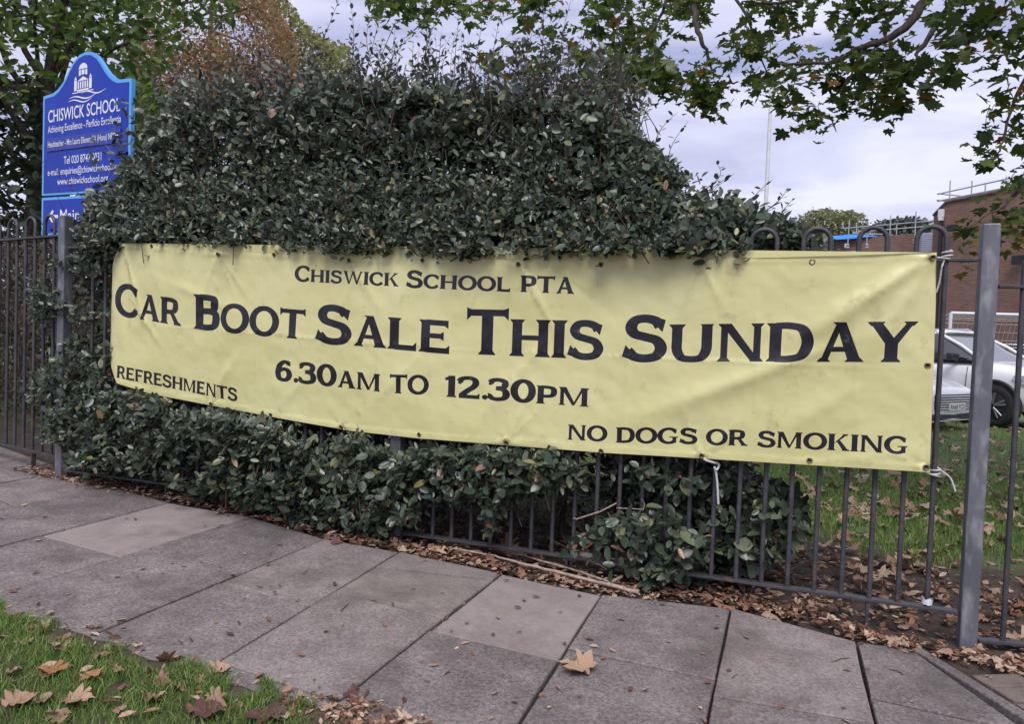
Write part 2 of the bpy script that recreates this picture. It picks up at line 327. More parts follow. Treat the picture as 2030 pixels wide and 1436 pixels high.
def build_pavement():
    pave = root('pavement', (0, 3.0, 0)); tag(pave, kind='structure')
    b = MB(); P = []
    for i in range(len(J)):
        B, d = J[i]; P.append((zpt(B - d * .03, -.042), zpt(B + d * 1.9, -.055)))
    vs_ = [q for p in P for q in p]
    b.add(vs_, [(2 * i, 2 * i + 1, 2 * i + 3, 2 * i + 2) for i in range(len(P) - 1)])
    b.build('mortar_bed', M_slabsoil, pave)
    def slab(poly, mi, gap=.006):
        n = len(poly); q = []
        for k in range(n):
            p, a, c = poly[k], poly[k - 1], poly[(k + 1) % n]
            e1 = (a - p) / np.linalg.norm(a - p); e2 = (c - p) / np.linalg.norm(c - p)
            q.append(p + (e1 + e2) * gap * (1 + .4 * random.random()))
        dz = random.uniform(-.005, .003); tx, ty = random.uniform(-.004, .004), random.uniform(-.004, .004); c0 = sum(q) / n
        # subdivide the edges a little so that they wander
        top = []
        for k in range(n):
            a, c = q[k], q[(k + 1) % n]
            for f in (0, .25, .5, .75):
                p = a + (c - a) * f; 
                if f: p = p + (c0 - p) / np.linalg.norm(c0 - p) * random.uniform(0, .004)
                top.append(p)
        m = len(top)
        vt = [zpt(p, dz + tx * (p[0] - c0[0]) + ty * (p[1] - c0[1])) for p in top]
        vi = [(x + (c0[0] - x) * .012, y + (c0[1] - y) * .012, z) for x, y, z in vt]
        vr = [(x, y, z - .005) for x, y, z in vt]
        vb = [(x, y, z - .05) for x, y, z in vt]
        mb = MB(); mb.add(vi + vr + vb, [tuple(range(m))] + [(k, m + k, m + (k + 1) % m, (k + 1) % m) for k in range(m)] + [(m + k, 2 * m + k, 2 * m + (k + 1) % m, m + (k + 1) % m) for k in range(m)])
        mb.build('paving_slab', M_slab[mi], pave)
    mats = {(off, 0): 3, (off + 3, 1): 4, (off + 3, 0): 4, (off + 4, 0): 3, (off + 5, 0): 1, (off + 4, 1): 2, (off + 6, 0): 0}
    for i in range(len(J) - 1):
        (B0, d0), (B1, d1) = J[i], J[i + 1]
        cuts = [(0.0, 0.0)]
        for a, c in CROSS.get(i, []): cuts.append((jt(i, a), jt(i + 1, c)))
        if i not in CROSS: cuts.append((.35 + .3 * (i % 2), .35 + .3 * (i % 2)))
        cuts.sort()
        def vend(B, d):
            k = .3
            while k < 3 and (B + d * k - PM) @ NN > verge_t((B + d * k - PM) @ UU) - .015: k += .02
            return k
        m0, m1 = vend(B0, d0), vend(B1, d1)
        while cuts[-1][0] < m0 or cuts[-1][1] < m1: cuts.append((cuts[-1][0] + .76, cuts[-1][1] + .76))
        cuts = [(min(a_, m0), min(c_, m1)) for a_, c_ in cuts]
        if len(cuts) > 2 and (cuts[-1][0] - cuts[-2][0] < .05 or cuts[-1][1] - cuts[-2][1] < .05): cuts.pop(-2)
        for k in range(len(cuts) - 1):
            (a0, a1), (c0, c1) = cuts[k], cuts[k + 1]
            slab([B0 + d0 * a0, B0 + d0 * c0, B1 + d1 * c1, B1 + d1 * a1], mats.get((i, k), random.choice([0, 1, 1, 2])), .0055 if i == off + 3 else .0032)
    # right-hand pieces beside the sunken edging strip
    B, d = J[-1]
    e0, e1 = ground(1806, 1287)[:2], ground(2040, 1440)[:2]; e2 = e1 + (e1 - e0) * 1.2
    slab([B, B + d * .52, e1 + np.array([-.03, -.05]), e0], 2); slab([B + d * .52, B + d * 1.4, e2, e1 + np.array([-.03, -.05])], 1)
    n_ = np.array([-(e2 - e0)[1], (e2 - e0)[0]]); n_ /= np.linalg.norm(n_)
    if n_[0] < 0: n_ = -n_
    mb = MB(); ax = (e2 - e0) / np.linalg.norm(e2 - e0)
    c = (e0 + e2) / 2 + n_ * .032
    mb.box((c[0], c[1], gz(*c) - .025), np.linalg.norm(e2 - e0), .05, .07, ax); mb.build('edging_strip', M_slab[2], pave, bevel=.006)
    # herringbone blocks beyond the strip
    o = e1 + n_ * .10 + ax * .0
    for r in range(-3, 6):
        for k in range(0, 5):
            p = o + ax * (r * .105 + (.05 if k % 2 else 0)) + n_ * (k * .205 + .09)
            mb = MB(); mb.box((p[0], p[1], gz(*p) - .03 + random.uniform(-.004, .004)), .098, .196, .06, ax); mb.build('block_paver', M_block, pave, bevel=.005)
M_block = surf('block_paver', (.13, .10, .085), (.19, .15, .13), 15, .9, bump=.4, bscale=100, c3=(.05, .06, .03), s3=12)
build_pavement()

# ------------------------------------------------------------------ fence
ZB, ZRAIL, ZHOOP = 0.035, 1.541, 1.697       # bottom rail, top rail and hoop heights of the main panel
fence = root('railing_fence', (PM[0], PM[1], 0), 'dark grey bow top railing fence with square steel posts running beside the pavement', 'fence')
def panel(p0, p1, dz, first, step, n, pair0=0):
    p0, p1 = np.array(p0), np.array(p1); L_ = np.linalg.norm(p1 - p0); u = (p1 - p0) / L_; c = (p0 + p1) / 2
    mb = MB(); mb.box((c[0], c[1], ZRAIL + dz), L_ - .08, .040, .013, u); mb.build('top_rail', M_rail, fence, bevel=.002)
    mb = MB(); mb.box((c[0], c[1], ZB + dz), L_ - .08, .042, .014, u); mb.build('bottom_rail', M_rail, fence, bevel=.002)
    for k in range(0, n - 1, 2):
        a = p1 - u * (first + k * step); b_ = p1 - u * (first + (k + 1) * step); r = step / 2; zc = ZHOOP + dz - r - .0115
        pts = [(a[0], a[1], ZB + dz), (a[0], a[1], zc)]
        m_ = (a + b_) / 2
        for j in range(1, 12):
            th = math.pi * j / 12; q = m_ + u * r * math.cos(th); pts.append((q[0], q[1], zc + r * math.sin(th)))
        pts += [(b_[0], b_[1], zc), (b_[0], b_[1], ZB + dz)]
        mb = MB(); mb.tube(pts, .0112, 10); mb.build('hoop_bar', M_rail, fence)
    for f in (.36, .86):
        q = p0 + u * L_ * f; g = gz(*q); mb = MB(); mb.box((q[0], q[1], (ZB + dz + g) / 2 - .02), .012, .03, max(.04, ZB + dz - g + .03), u); mb.box((q[0] + u[0] * .02, q[1] + u[1] * .02, ZB + dz - .012), .05, .032, .008, u); mb.build('rail_foot', M_rail, fence)
def post(p, h, ax, z0=None):
    z0 = gz(*p) - .25 if z0 is None else z0
    mb = MB(); mb.box((p[0], p[1], (z0 + h) / 2), .066, .066, h - z0, ax); mb.build('post', M_steel, fence, bevel=.006)
u4 = np.array([math.cos(R_(9)), -math.sin(R_(9))]); u1 = np.array([.853, -.522])
PRR = PR + u4 * 2.75; PLL = PL - u1 * 2.75; PLLL = PLL - np.array([.80, -.6]) * 2.75
b0 = onplane(1838, 1185)[0]; b1 = onplane(1409, 1140)[0]
STEP = (b0 - b1) / 8
panel(PM, PR, 0.0, SR - b0, STEP, 22)
panel(PL, PM, 0.10, .16, STEP, 20)
panel(PLL, PL, 0.185, .145, .128, 22)
panel(PLLL, PLL, 0.29, .16, STEP, 22)
panel(PR, PRR, -0.11, 2.75 - .14 - 19 * STEP, STEP, 20)
post(PR, 1.691, UU); post(PM, 1.76, UU); post(PL, 1.855, (u1 + UU)); post(PLL, 1.96, u1); post(PRR, 1.60, u4); post(PLLL, 2.06, u1)
# white tape stuck round the foot of the last bar
q = PM + UU * b0; mb = MB(); g = []
for k in range(14):
    th = 2 * math.pi * k / 14
    g.append((q[0] + math.cos(th) * .02, q[1] + math.sin(th) * .02))
vs_ = [(x, y, ZB + .012 + .006 * random.random()) for x, y in g] + [(x + random.uniform(-.004, .004), y + random.uniform(-.004, .004), ZB + .035 + .012 * random.random()) for x, y in g]
mb.add(vs_, [(k, (k + 1) % 14, 14 + (k + 1) % 14, 14 + k) for k in range(14)], 0, True)
M_white = surf('white_tape', (.62, .62, .66), (.74, .74, .76), 60, .6)
tag(mb.build('tape', M_white), 'scrap of white tape round the foot of the last railing bar before the post', 'tape')

# ------------------------------------------------------------------ lettering of the banner: glyphs as unions of strokes
WV, WH = .270, .174
def stroke(pts, wv=WV, wh=WH, closed=False):
    # Catmull-Rom through pts; thicker where it runs upright
    P = [np.array(p, float) for p in pts]; n = len(P); C = []
    rngk = range(n) if closed else range(n - 1)
    for i in rngk:
        p0 = P[(i - 1) % n] if (closed or i > 0) else P[0] * 2 - P[1]; p1 = P[i]; p2 = P[(i + 1) % n]
        p3 = P[(i + 2) % n] if (closed or i + 2 < n) else P[-1] * 2 - P[-2]
        for k in range(6):
            t = k / 6; C.append(.5 * ((2 * p1) + (-p0 + p2) * t + (2 * p0 - 5 * p1 + 4 * p2 - p3) * t * t + (-p0 + 3 * p1 - 3 * p2 + p3) * t ** 3))
    if not closed: C.append(P[-1])
    m = len(C); Ls, Rs = [], []
    for i in range(m):
        a = C[(i - 1) % m] if (closed or i > 0) else C[i]; b_ = C[(i + 1) % m] if (closed or i < m - 1) else C[i]
        d = b_ - a; d /= np.linalg.norm(d); w = math.sqrt((wh * d[0]) ** 2 + (wv * d[1]) ** 2); nn = np.array([-d[1], d[0]]) * w / 2
        Ls.append(C[i] + nn); Rs.append(C[i] - nn)
    return [[Ls[i], Ls[(i + 1) % m], Rs[(i + 1) % m], Rs[i]] for i in (range(m) if closed else range(m - 1))]
def rect(x0, y0, x1, y1): return [[(x0, y0), (x1, y0), (x1, y1), (x0, y1)]]
def foot(xc, w, y, up_): # small wedge serif at the end of a stem
    s = 1 if up_ else -1
    return [[(xc - w / 2 - .07, y), (xc + w / 2 + .07, y), (xc + w / 2 + .06, y + s * .028), (xc - w / 2 - .06, y + s * .028)], [(xc - w / 2 - .06, y + s * .026), (xc + w / 2 + .06, y + s * .026), (xc + w / 2 - .01, y + s * .11), (xc - w / 2 + .01, y + s * .11)]]
def stem(xc, w=WV, y0=0, y1=1, b=True, t=True):
    return rect(xc - w / 2, y0 + .005, xc + w / 2, y1 - .005) + (foot(xc, w, y0, True) if b else []) + (foot(xc, w, y1, False) if t else [])
def arm(x0, x1, y, w=WH, top=.07, bot=.07):   # horizontal bar with an upright wedge at its free right end
    return rect(x0, y - w / 2, x1 - .02, y + w / 2) + [[(x1 - .11, y - w / 2 + .01), (x1, y - w / 2 - bot), (x1, y + w / 2 + top), (x1 - .11, y + w / 2 - .01)]]
def ell(cx, cy, rx, ry, a0, a1, n=9): return [(cx + rx * math.cos(R_(a0 + (a1 - a0) * k / n)), cy + ry * math.sin(R_(a0 + (a1 - a0) * k / n))) for k in range(n + 1)]
def glyph(ch):
    W = WV; H = WH
    if ch == 'A': return [[(.10, .02), (.255, .02), (.56, .97), (.42, .97)], [(.40, 1), (.62, 1), (.965, .02), (.69, .02)], [(.27, .255), (.78, .255), (.74, .385), (.32, .385)]] + foot(.175, .15, 0, True) + foot(.825, .26, 0, True) + [[(.33, 1), (.62, 1), (.57, .94), (.40, .94)]], 1.0
    if ch == 'B': return stem(.19) + stroke([(.19, .925), (.48, .925), (.66, .88), (.70, .73), (.64, .58), (.48, .535), (.19, .535)]) + stroke([(.3, .535), (.54, .535), (.72, .47), (.765, .30), (.70, .13), (.52, .075), (.19, .075)]), .90
    if ch == 'C': return stroke(ell(.56, .5, .45, .445, 38, 322, 12)) + [[(.84, .66), (.955, .66), (.965, .93), (.83, .84)], [(.86, .26), (.97, .24), (.93, .13), (.83, .17)]], 1.0
    if ch == 'D': return stem(.19) + stroke([(.19, .925), (.50, .925), (.78, .83), (.90, .5), (.78, .17), (.50, .075), (.19, .075)]), 1.03
    if ch == 'E': return stem(.19) + arm(.2, .82, .925, H, -.0 + .0, .08) + arm(.2, .70, .52, H * .9, .065, .065) + arm(.2, .86, .075, H, .10, .0), .90
    if ch == 'F': return stem(.19) + arm(.2, .82, .925, H, 0, .08) + arm(.2, .70, .50, H * .9, .065, .065), .84
    if ch == 'G': return stroke(ell(.56, .5, .45, .445, 40, 318, 12)) + [[(.84, .66), (.95, .66), (.96, .93), (.83, .84)]] + rect(.76, .05, .96, .44) + rect(.60, .38, 1.04, .45), 1.08
    if ch == 'H': return stem(.19) + stem(.90) + rect(.19, .44, .90, .575), 1.09
    if ch == 'I': return stem(.19), .38
    if ch == 'K': return stem(.19) + [[(.28, .40), (.45, .50), (.93, .97), (.74, .97)], [(.42, .56), (.58, .64), (1.0, .03), (.73, .03)]] + foot(.83, .16, 1, False) + foot(.87, .26, 0, True), 1.04
    if ch == 'L': return stem(.19) + arm(.2, .84, .075, H, .12, 0), .86
    if ch == 'M': return stem(.16, .16) + stem(1.10, .235) + [[(.09, 1), (.33, 1), (.71, .10), (.59, .02)], [(.59, .02), (.68, .02), (1.10, 1), (.98, 1)]], 1.30
    if ch == 'N': return stem(.17, .165) + stem(.93, .165) + [[(.08, 1), (.33, 1), (1.012, 0), (.80, 0)]], 1.10
    if ch == 'O': return stroke(ell(.56, .5, .45, .445, 0, 360, 14)[:-1], closed=True), 1.12
    if ch == 'P': return stem(.19) + stroke([(.19, .925), (.50, .925), (.70, .86), (.75, .68), (.69, .50), (.50, .43), (.19, .43)]), .88
    if ch == 'R': return stem(.19) + stroke([(.19, .925), (.50, .925), (.69, .87), (.74, .70), (.68, .54), (.50, .47), (.19, .47)]) + [[(.42, .50), (.62, .50), (.97, .03), (.71, .03)]] + foot(.85, .25, 0, True), 1.0
    if ch == 'S': return stroke([(.755, .775), (.66, .88), (.46, .935), (.25, .90), (.155, .75), (.24, .60), (.46, .53), (.69, .455), (.79, .28), (.69, .11), (.46, .06), (.24, .10), (.10, .225)], WV * .95, WH * 1.05) + [[(.70, .75), (.81, .63), (.87, .90), (.78, .93), (.69, .86)], [(.05, .36), (.17, .22), (.10, .06), (-.02, .10)]], .91
    if ch == 'T': return rect(.06, .855, .92, 1) + [[(.0, 1.04), (.11, 1), (.11, .86), (.0, .76)], [(.98, 1.04), (.87, 1), (.87, .86), (.98, .76)]] + stem(.49, WV, 0, .95, True, False), .98
    if ch == 'U': return foot(.19, W, 1, False) + foot(.91, .18, 1, False) + stroke([(.19, .99), (.19, .6), (.20, .30), (.32, .10), (.55, .058), (.78, .10), (.90, .30), (.91, .6), (.91, .99)], WV * .95), 1.10
    if ch == 'W': return [[(.06, 1), (.28, 1), (.53, 0), (.40, 0)], [(.40, 0), (.50, 0), (.84, 1), (.72, 1)], [(.66, 1), (.88, 1), (1.13, 0), (1.0, 0)], [(1.0, 0), (1.10, 0), (1.43, 1), (1.30, 1)]] + foot(.18, .16, 1, False) + foot(.77, .18, 1, False) + foot(1.36, .10, 1, False), 1.50
    if ch == 'Y': return [[(.06, .98), (.31, .98), (.66, .46), (.42, .40)], [(.98, .98), (.83, .98), (.46, .46), (.62, .40)]] + foot(.19, .22, 1, False) + foot(.90, .14, 1, False) + stem(.52, WV, 0, .50, True, False), 1.05
    if ch == '0': return stroke(ell(.43, .5, .325, .445, 0, 360, 14)[:-1], closed=True), .86
    if ch == '1': return stem(.27, WV, 0, 1, True, False) + [[(.0, .88), (.04, .76), (.30, .84), (.378, 1), (.24, 1)]], .46
    if ch == '2': return stroke([(.06, .74), (.16, .88), (.40, .935), (.62, .88), (.69, .71), (.60, .54), (.38, .35), (.10, .075)]) + arm(.05, .84, .075, H, .10, 0) + [[(.0, .66), (.12, .62), (.16, .86), (.04, .86)]], .86
    if ch == '3': return stroke([(.07, .78), (.18, .90), (.40, .935), (.60, .87), (.64, .74), (.56, .60), (.30, .55)]) + stroke([(.30, .55), (.58, .50), (.69, .32), (.62, .13), (.40, .06), (.18, .09), (.05, .2)]) + [[(.0, .70), (.12, .66), (.16, .88), (.05, .88)], [(.0, .32), (.12, .28), (.12, .10), (-.02, .12)]], .82
    if ch == '6': return stroke([(.68, .84), (.55, .92), (.40, .91), (.22, .74), (.145, .42), (.22, .14), (.42, .06), (.62, .13), (.70, .32), (.62, .52), (.42, .58), (.22, .50)]) + [[(.62, .96), (.74, .96), (.74, .72), (.62, .78)]], .84
    if ch == '.': return [[(.14 + .115 * math.cos(R_(k * 30)), .105 + .115 * math.sin(R_(k * 30))) for k in range(12)]], .28
    return [], .5
# (text, small letters are small capitals; start px, baseline start; end px, baseline end; capital height px at the start; group name)
LINES = [
    ('headline_word', [('Car', 229, 624, 364, 647.5, 63), ('Boot', 387.5, 652, 607, 674, 68.5), ('Sale', 627.6, 679, 893, 702, 75), ('This', 925.7, 702.3, 1197, 713.5, 89), ('Sunday', 1234, 716, 1815.5, 718.6, 89)]),
    ('title_word', [('Chiswick', 586, 558, 793, 568.7, 31), ('School', 807, 570.5, 1014, 579.3, 34), ('PTA', 1033, 579.4, 1140, 583.5, 32.5)]),
    ('opening_hours_word', [('6.30am', 547, 754, 756, 777, 41), ('TO', 774.6, 779.5, 852, 782.5, 37), ('12.30pm', 883, 786.5, 1168.4, 807, 42.5)]),
    ('notice_word', [('REFRESHMENTS', 234.5, 748.5, 473, 796.5, 24)]),
    ('notice_word', [('NO', 1126, 871.5, 1205, 875.5, 30), ('DOGS', 1221, 877.5, 1383, 880.5, 30.5), ('OR', 1399, 881.5, 1483, 884.5, 31), ('SMOKING', 1500.7, 886, 1797, 899.7, 32)])]
SMALL = .80
BT = -.052
def build_banner():
    bp = lambda x, y: onplane(x, y, BT)
    top = [(245, 483), (280, 486), (330, 490), (380, 496), (437, 499), (545, 503), (630, 506), (700, 510), (840, 511), (1030, 516), (1191, 516), (1386, 515), (1500, 513), (1610, 511), (1740, 507), (1855, 502)]
    right = [(1854, 600), (1850, 725), (1845, 850)]
    bottom = [(1841, 935), (1720, 928), (1605, 922), (1390, 908), (1194, 897), (1007, 879), (832, 869), (700, 855), (539, 826), (421, 802), (306, 782), (236, 760)]
    left = [(222, 728), (215, 690), (212, 620), (211, 560), (226, 512)]
    out = []
    for p, q in zip(top + right + bottom + left, (top + right + bottom + left)[1:] + top[:1]):
        a, b_ = np.array(bp(*p)), np.array(bp(*q)); n = max(1, int(np.linalg.norm(b_ - a) / .03))
        for k in range(n): out.append(tuple(a + (b_ - a) * k / n))
    ridges = [((1850, 508), (1560, 690), .055, .032), ((1620, 700), (1205, 850), .065, .028), ((1850, 520), (1690, 740), .05, .014), ((1700, 770), (1500, 880), .06, .010), ((1300, 560), (1180, 760), .10, .010),
              ((247, 486), (292, 650), .018, .013), ((258, 490), (252, 660), .02, -.008), ((268, 600), (330, 700), .02, .009), ((300, 690), (300, 640), .02, -.006), ((340, 560), (520, 640), .04, .007), ((470, 540), (440, 760), .05, .008),
              ((437, 500), (400, 600), .018, .007), ((437, 500), (500, 600), .018, .006), ((695, 514), (655, 640), .02, .007), ((695, 514), (760, 620), .02, .006), ((1030, 518), (990, 640), .022, .007), ((1030, 518), (1120, 690), .022, .010),
              ((1388, 516), (1330, 660), .022, .007), ((1388, 516), (1450, 640), .022, .006), ((700, 560), (620, 730), .05, .009), ((880, 530), (840, 760), .06, .010), ((840, 700), (700, 840), .04, .007), ((1080, 680), (940, 850), .04, .008),
              ((421, 800), (470, 700), .02, .006), ((1007, 876), (1060, 760), .022, .007), ((1392, 906), (1350, 800), .022, .008), ((1392, 906), (1480, 820), .02, .006), ((480, 700), (420, 790), .04, .008), ((560, 800), (660, 700), .04, .006), ((1605, 915), (1840, 900), .03, .006), ((1130, 560), (1240, 640), .03, -.006)]
    RG = []
    for a, b_, w, h in ridges: RG.append((np.array(bp(*a)), np.array(bp(*b_)), w, h))
    TS, TZ = zip(*[bp(*p) for p in top]); BS, BZ = zip(*sorted(bp(*p) for p in bottom))
    GR = [bp(x, y) for x, y in [(437, 505), (696, 517), (1031, 525), (1389, 521), (1847, 512), (1834, 925), (1392, 903), (1007, 877), (678, 847), (421, 801)]]
    CREASE = [(np.array(bp(*a)), np.array(bp(*b_)), w) for a, b_, w in [((300, 500), (275, 770), .010), ((520, 505), (505, 815), .008), ((760, 512), (745, 855), .009), ((1000, 520), (985, 870), .009), ((1250, 520), (1240, 895), .010), ((1500, 515), (1500, 910), .010), ((1690, 512), (1700, 920), .010), ((250, 640), (1000, 700), .008), ((900, 690), (1840, 735), .008), ((1030, 520), (1085, 640), .012), ((1389, 520), (1340, 610), .012), ((1007, 877), (1080, 800), .012), ((1392, 905), (1480, 850), .012), ((1834, 925), (1720, 880), .014), ((696, 517), (735, 600), .012), ((437, 505), (470, 590), .012)]]
    sl_ = bp(212, 620)[0]; ztl = bp(245, 483)[1]
    def hgt(s, z):
        h = 0.0; p = np.array([s, z])
        for a, b_, w, amp in RG:
            d = b_ - a; L_ = np.linalg.norm(d); d = d / L_; k = (p - a) @ d / L_
            if k < -.3 or k > 1.4: continue
            e = abs((p - a) @ np.array([-d[1], d[0]])); ww = w * 1.2 * (.45 + .75 * max(0, min(1, k)))
            tp = math.exp(-((k - .45) / .42) ** 2)
            h += .82 * amp * tp / (1 + (e / ww) ** 2) ** 1.5
        h += .012 * noise.noise((s * 1.7, z * 1.7, 3.3)) + .0055 * noise.noise((s * 5, z * 5, 8.1)) + .0022 * noise.noise((s * 12 + z * 4, z * 12, 1.1)) + .0009 * noise.noise((s * 28, z * 28, 4.2))
        de = min(np.interp(s, TS, TZ) - z, z - np.interp(s, BS, BZ)); h += .0022 * max(0.0, min(1.0, (.036 - de) / .014))
        for a, b_, w in CREASE:
            d = b_ - a; L_ = np.linalg.norm(d); d = d / L_; k = (p - a) @ d / L_
            if 0 < k < 1: h += .0034 * math.sin(math.pi * k) * math.exp(-(abs((p - a) @ np.array([-d[1], d[0]])) / w))
        for gs, gz_ in GR:
            dd = math.hypot(s - gs, z - gz_)
            if dd < .16: h += .0035 * math.exp(-dd / .05) * math.cos(6 * math.atan2(z - gz_, s - gs))
        # left end is pulled back round the edge; the middle bellies out slightly
        e = s - sl_; h -= .045 * math.exp(-max(e, -.02) / .035) if e < .3 else 0
        return h
    def pos(s, z): h = hgt(s, z); return F(s, BT - .012 - h, z)
    verts = [Vector(p) for p in out]; faces = [list(range(len(out)))]; owner = [-1]; gi = -1; WORDS = []
    for nm, words_ in LINES:
        for txt, x0, y0, x1, y1, cap in words_:
            gi += 1; WORDS.append(nm)
            s0, z0 = bp(x0, y0); s1, z1 = bp(x1, y1); ht = bp(x0, y0 - cap)[1] - z0
            polys = []; x = 0.0
            for c in txt:
                k = SMALL if c.islower() else 1.0; g, adv = glyph(c.upper())
                kx = k * (1.0 if not c.islower() else 1.04)
                for poly in g: polys.append([(x + p[0] * kx, p[1] * k) for p in poly])
                x += adv * kx + (.045 if c != '.' else -.02)
            xs = [p[0] for q in polys for p in q]; xa, xb = min(xs), max(xs)
            for poly in polys:
                q = []
                for px_, py_ in poly:
                    f = (px_ - xa) / (xb - xa); q.append((s0 + (s1 - s0) * f, z0 + (z1 - z0) * f + py_ * ht))
                for k in range(1, len(q) - 1):
                    a, b_, c = q[0], q[k], q[k + 1]; ar = (b_[0] - a[0]) * (c[1] - a[1]) - (c[0] - a[0]) * (b_[1] - a[1])
                    if abs(ar) < 1e-8: continue
                    b0_ = len(verts); verts += [Vector(p) for p in ((a, b_, c) if ar > 0 else (a, c, b_))]; faces.append([b0_, b0_ + 1, b0_ + 2]); owner.append(gi)
    smin, smax = min(p[0] for p in out), max(p[0] for p in out); zmin, zmax = min(p[1] for p in out), max(p[1] for p in out)
    ss = np.arange(smin, smax, .0165); zs = np.arange(zmin, zmax, .0165)
    for s in ss:
        for z in zs:
            p = (s + random.uniform(-.003, .003), z + random.uniform(-.003, .003))
            if inpoly(p[0], p[1], out): verts.append(Vector(p))
    V2, E2, F2, ov, oe, of = delaunay_2d_cdt(verts, [], faces, 1, 1e-5, True)
    P3 = [pos(v[0], v[1]) for v in V2]
    eps = .003
    NRM = []
    for v in V2:
        a = pos(v[0] + eps, v[1]) - pos(v[0] - eps, v[1]); b_ = pos(v[0], v[1] + eps) - pos(v[0], v[1] - eps); n = np.cross(a, b_); NRM.append(n / np.linalg.norm(n))
    groups = {k: [] for k in range(-1, len(WORDS))}
    for f, o in zip(F2, of):
        ow = [owner[i] for i in o]; groups[max(ow) if ow else -1].append(tuple(f))
    ban = root('banner', P3[0], 'long pale yellow vinyl banner with black car boot sale lettering tied to the railings', 'banner')
    for k, nm in [(-1, 'vinyl_sheet')] + [(i, WORDS[i]) for i in range(len(WORDS))]:
        used = sorted({i for f in groups[k] for i in f}); mp_ = {i: j for j, i in enumerate(used)}
        mb = MB(); fl = [tuple(mp_[i] for i in f) for f in groups[k]]
        # keep faces turned to the street
        ff = []
        for f in fl:
            a, b_, c = (P3[used[i]] for i in f[:3]); n = np.cross(b_ - a, c - a); ff.append(f if n @ NRM[used[f[0]]] > 0 else tuple(reversed(f)))
        mb.add([P3[i] for i in used], ff, 0, True); ob = mb.build(nm, M_vinyl if k < 0 else M_ink, ban)
        ob.data.normals_split_custom_set_from_vertices([tuple(NRM[i]) for i in used])
    # eyelets: brass rings with a dark hole
    for i, (x, y) in enumerate([(306, 489), (437, 505), (547, 506), (696, 517), (840, 517), (1031, 525), (1192, 525), (1389, 521), (1610, 520), (1847, 512), (1838, 725), (1834, 925), (1605, 913), (1392, 903), (1193, 894), (1007, 877), (833, 862), (678, 847), (539, 823), (421, 801), (306, 781), (216, 618), (219, 700)]):
        s, z = bp(x, y); c = pos(s, z); a = pos(s + .004, z) - pos(s - .004, z); b_ = pos(s, z + .004) - pos(s, z - .004); a /= np.linalg.norm(a); n = np.cross(a, b_); n /= np.linalg.norm(n); b_ = np.cross(n, a)
        mb = MB(); K = 14; prof = [(.0075, .0006), (.0085, .0028), (.0115, .0032), (.0135, .0012)]
        rings = [[c + (a * math.cos(2 * math.pi * k / K) + b_ * math.sin(2 * math.pi * k / K)) * r + n * h for k in range(K)] for r, h in prof]
        mb.add([p for g in rings for p in g], [(j * K + k, (j + 1) * K + k, (j + 1) * K + (k + 1) % K, j * K + (k + 1) % K) for j in range(3) for k in range(K)], 0, True)
        mb.add(rings[0], [tuple(range(K))], 1)
        mb.build('eyelet', [M_brass, M_hole if i != 8 else M_gold], ban)
    # a stitched hem: shallow welded edge along the foot
    return pos, bp
def vinyl():
    m, n, l, b = newmat('yellow_vinyl'); t = n.new('ShaderNodeTexCoord')
    a = n.new('ShaderNodeTexNoise'); a.inputs['Scale'].default_value = 2.2; a.inputs['Detail'].default_value = 6; l.new(t.outputs['Object'], a.inputs['Vector'])
    r = n.new('ShaderNodeValToRGB'); e = r.color_ramp.elements; e[0].position = .3; e[1].position = .7; e[0].color = (.60, .565, .255, 1); e[1].color = (.67, .64, .32, 1); l.new(a.outputs['Fac'], r.inputs[0])
    g = n.new('ShaderNodeTexNoise'); g.inputs['Scale'].default_value = 9; g.inputs['Detail'].default_value = 8; g.inputs['Roughness'].default_value = .7; l.new(t.outputs['Object'], g.inputs['Vector'])
    r2 = n.new('ShaderNodeValToRGB'); r2.color_ramp.elements[0].position = .585; r2.color_ramp.elements[1].position = .78; r2.color_ramp.elements[0].color = (0, 0, 0, 1); r2.color_ramp.elements[1].color = (.75, .75, .75, 1); l.new(g.outputs['Fac'], r2.inputs[0])
    mx = n.new('ShaderNodeMix'); mx.data_type = 'RGBA'; l.new(r2.outputs[0], mx.inputs['Factor']); l.new(r.outputs[0], mx.inputs['A']); mx.inputs['B'].default_value = (.36, .29, .15, 1)
    l.new(mx.outputs['Result'], b.inputs['Base Color']); b.inputs['Roughness'].default_value = .36; b.inputs['Specular IOR Level'].default_value = .55
    w = n.new('ShaderNodeTexNoise'); w.inputs['Scale'].default_value = 700; l.new(t.outputs['Object'], w.inputs['Vector']); bp = n.new('ShaderNodeBump'); bp.inputs['Strength'].default_value = .05; bp.inputs['Distance'].default_value = .002; l.new(w.outputs['Fac'], bp.inputs['Height']); l.new(bp.outputs[0], b.inputs['Normal'])
    return m
M_vinyl = vinyl()
M_ink = surf('black_print', (.010, .009, .014), (.016, .015, .022), 5, .34, c3=(.14, .13, .15), s3=22, p3=(.70, .80))
M_brass = surf('dull_brass', (.20, .15, .08), (.30, .23, .13), 60, .4, metallic=.9)
M_hole = surf('eyelet_shadow_gap', (.01, .01, .01), None, 10, .8)
M_gold = surf('bright_brass', (.75, .62, .28), (.85, .75, .42), 60, .3, metallic=.7)
ban_pos, bp_ = build_banner()
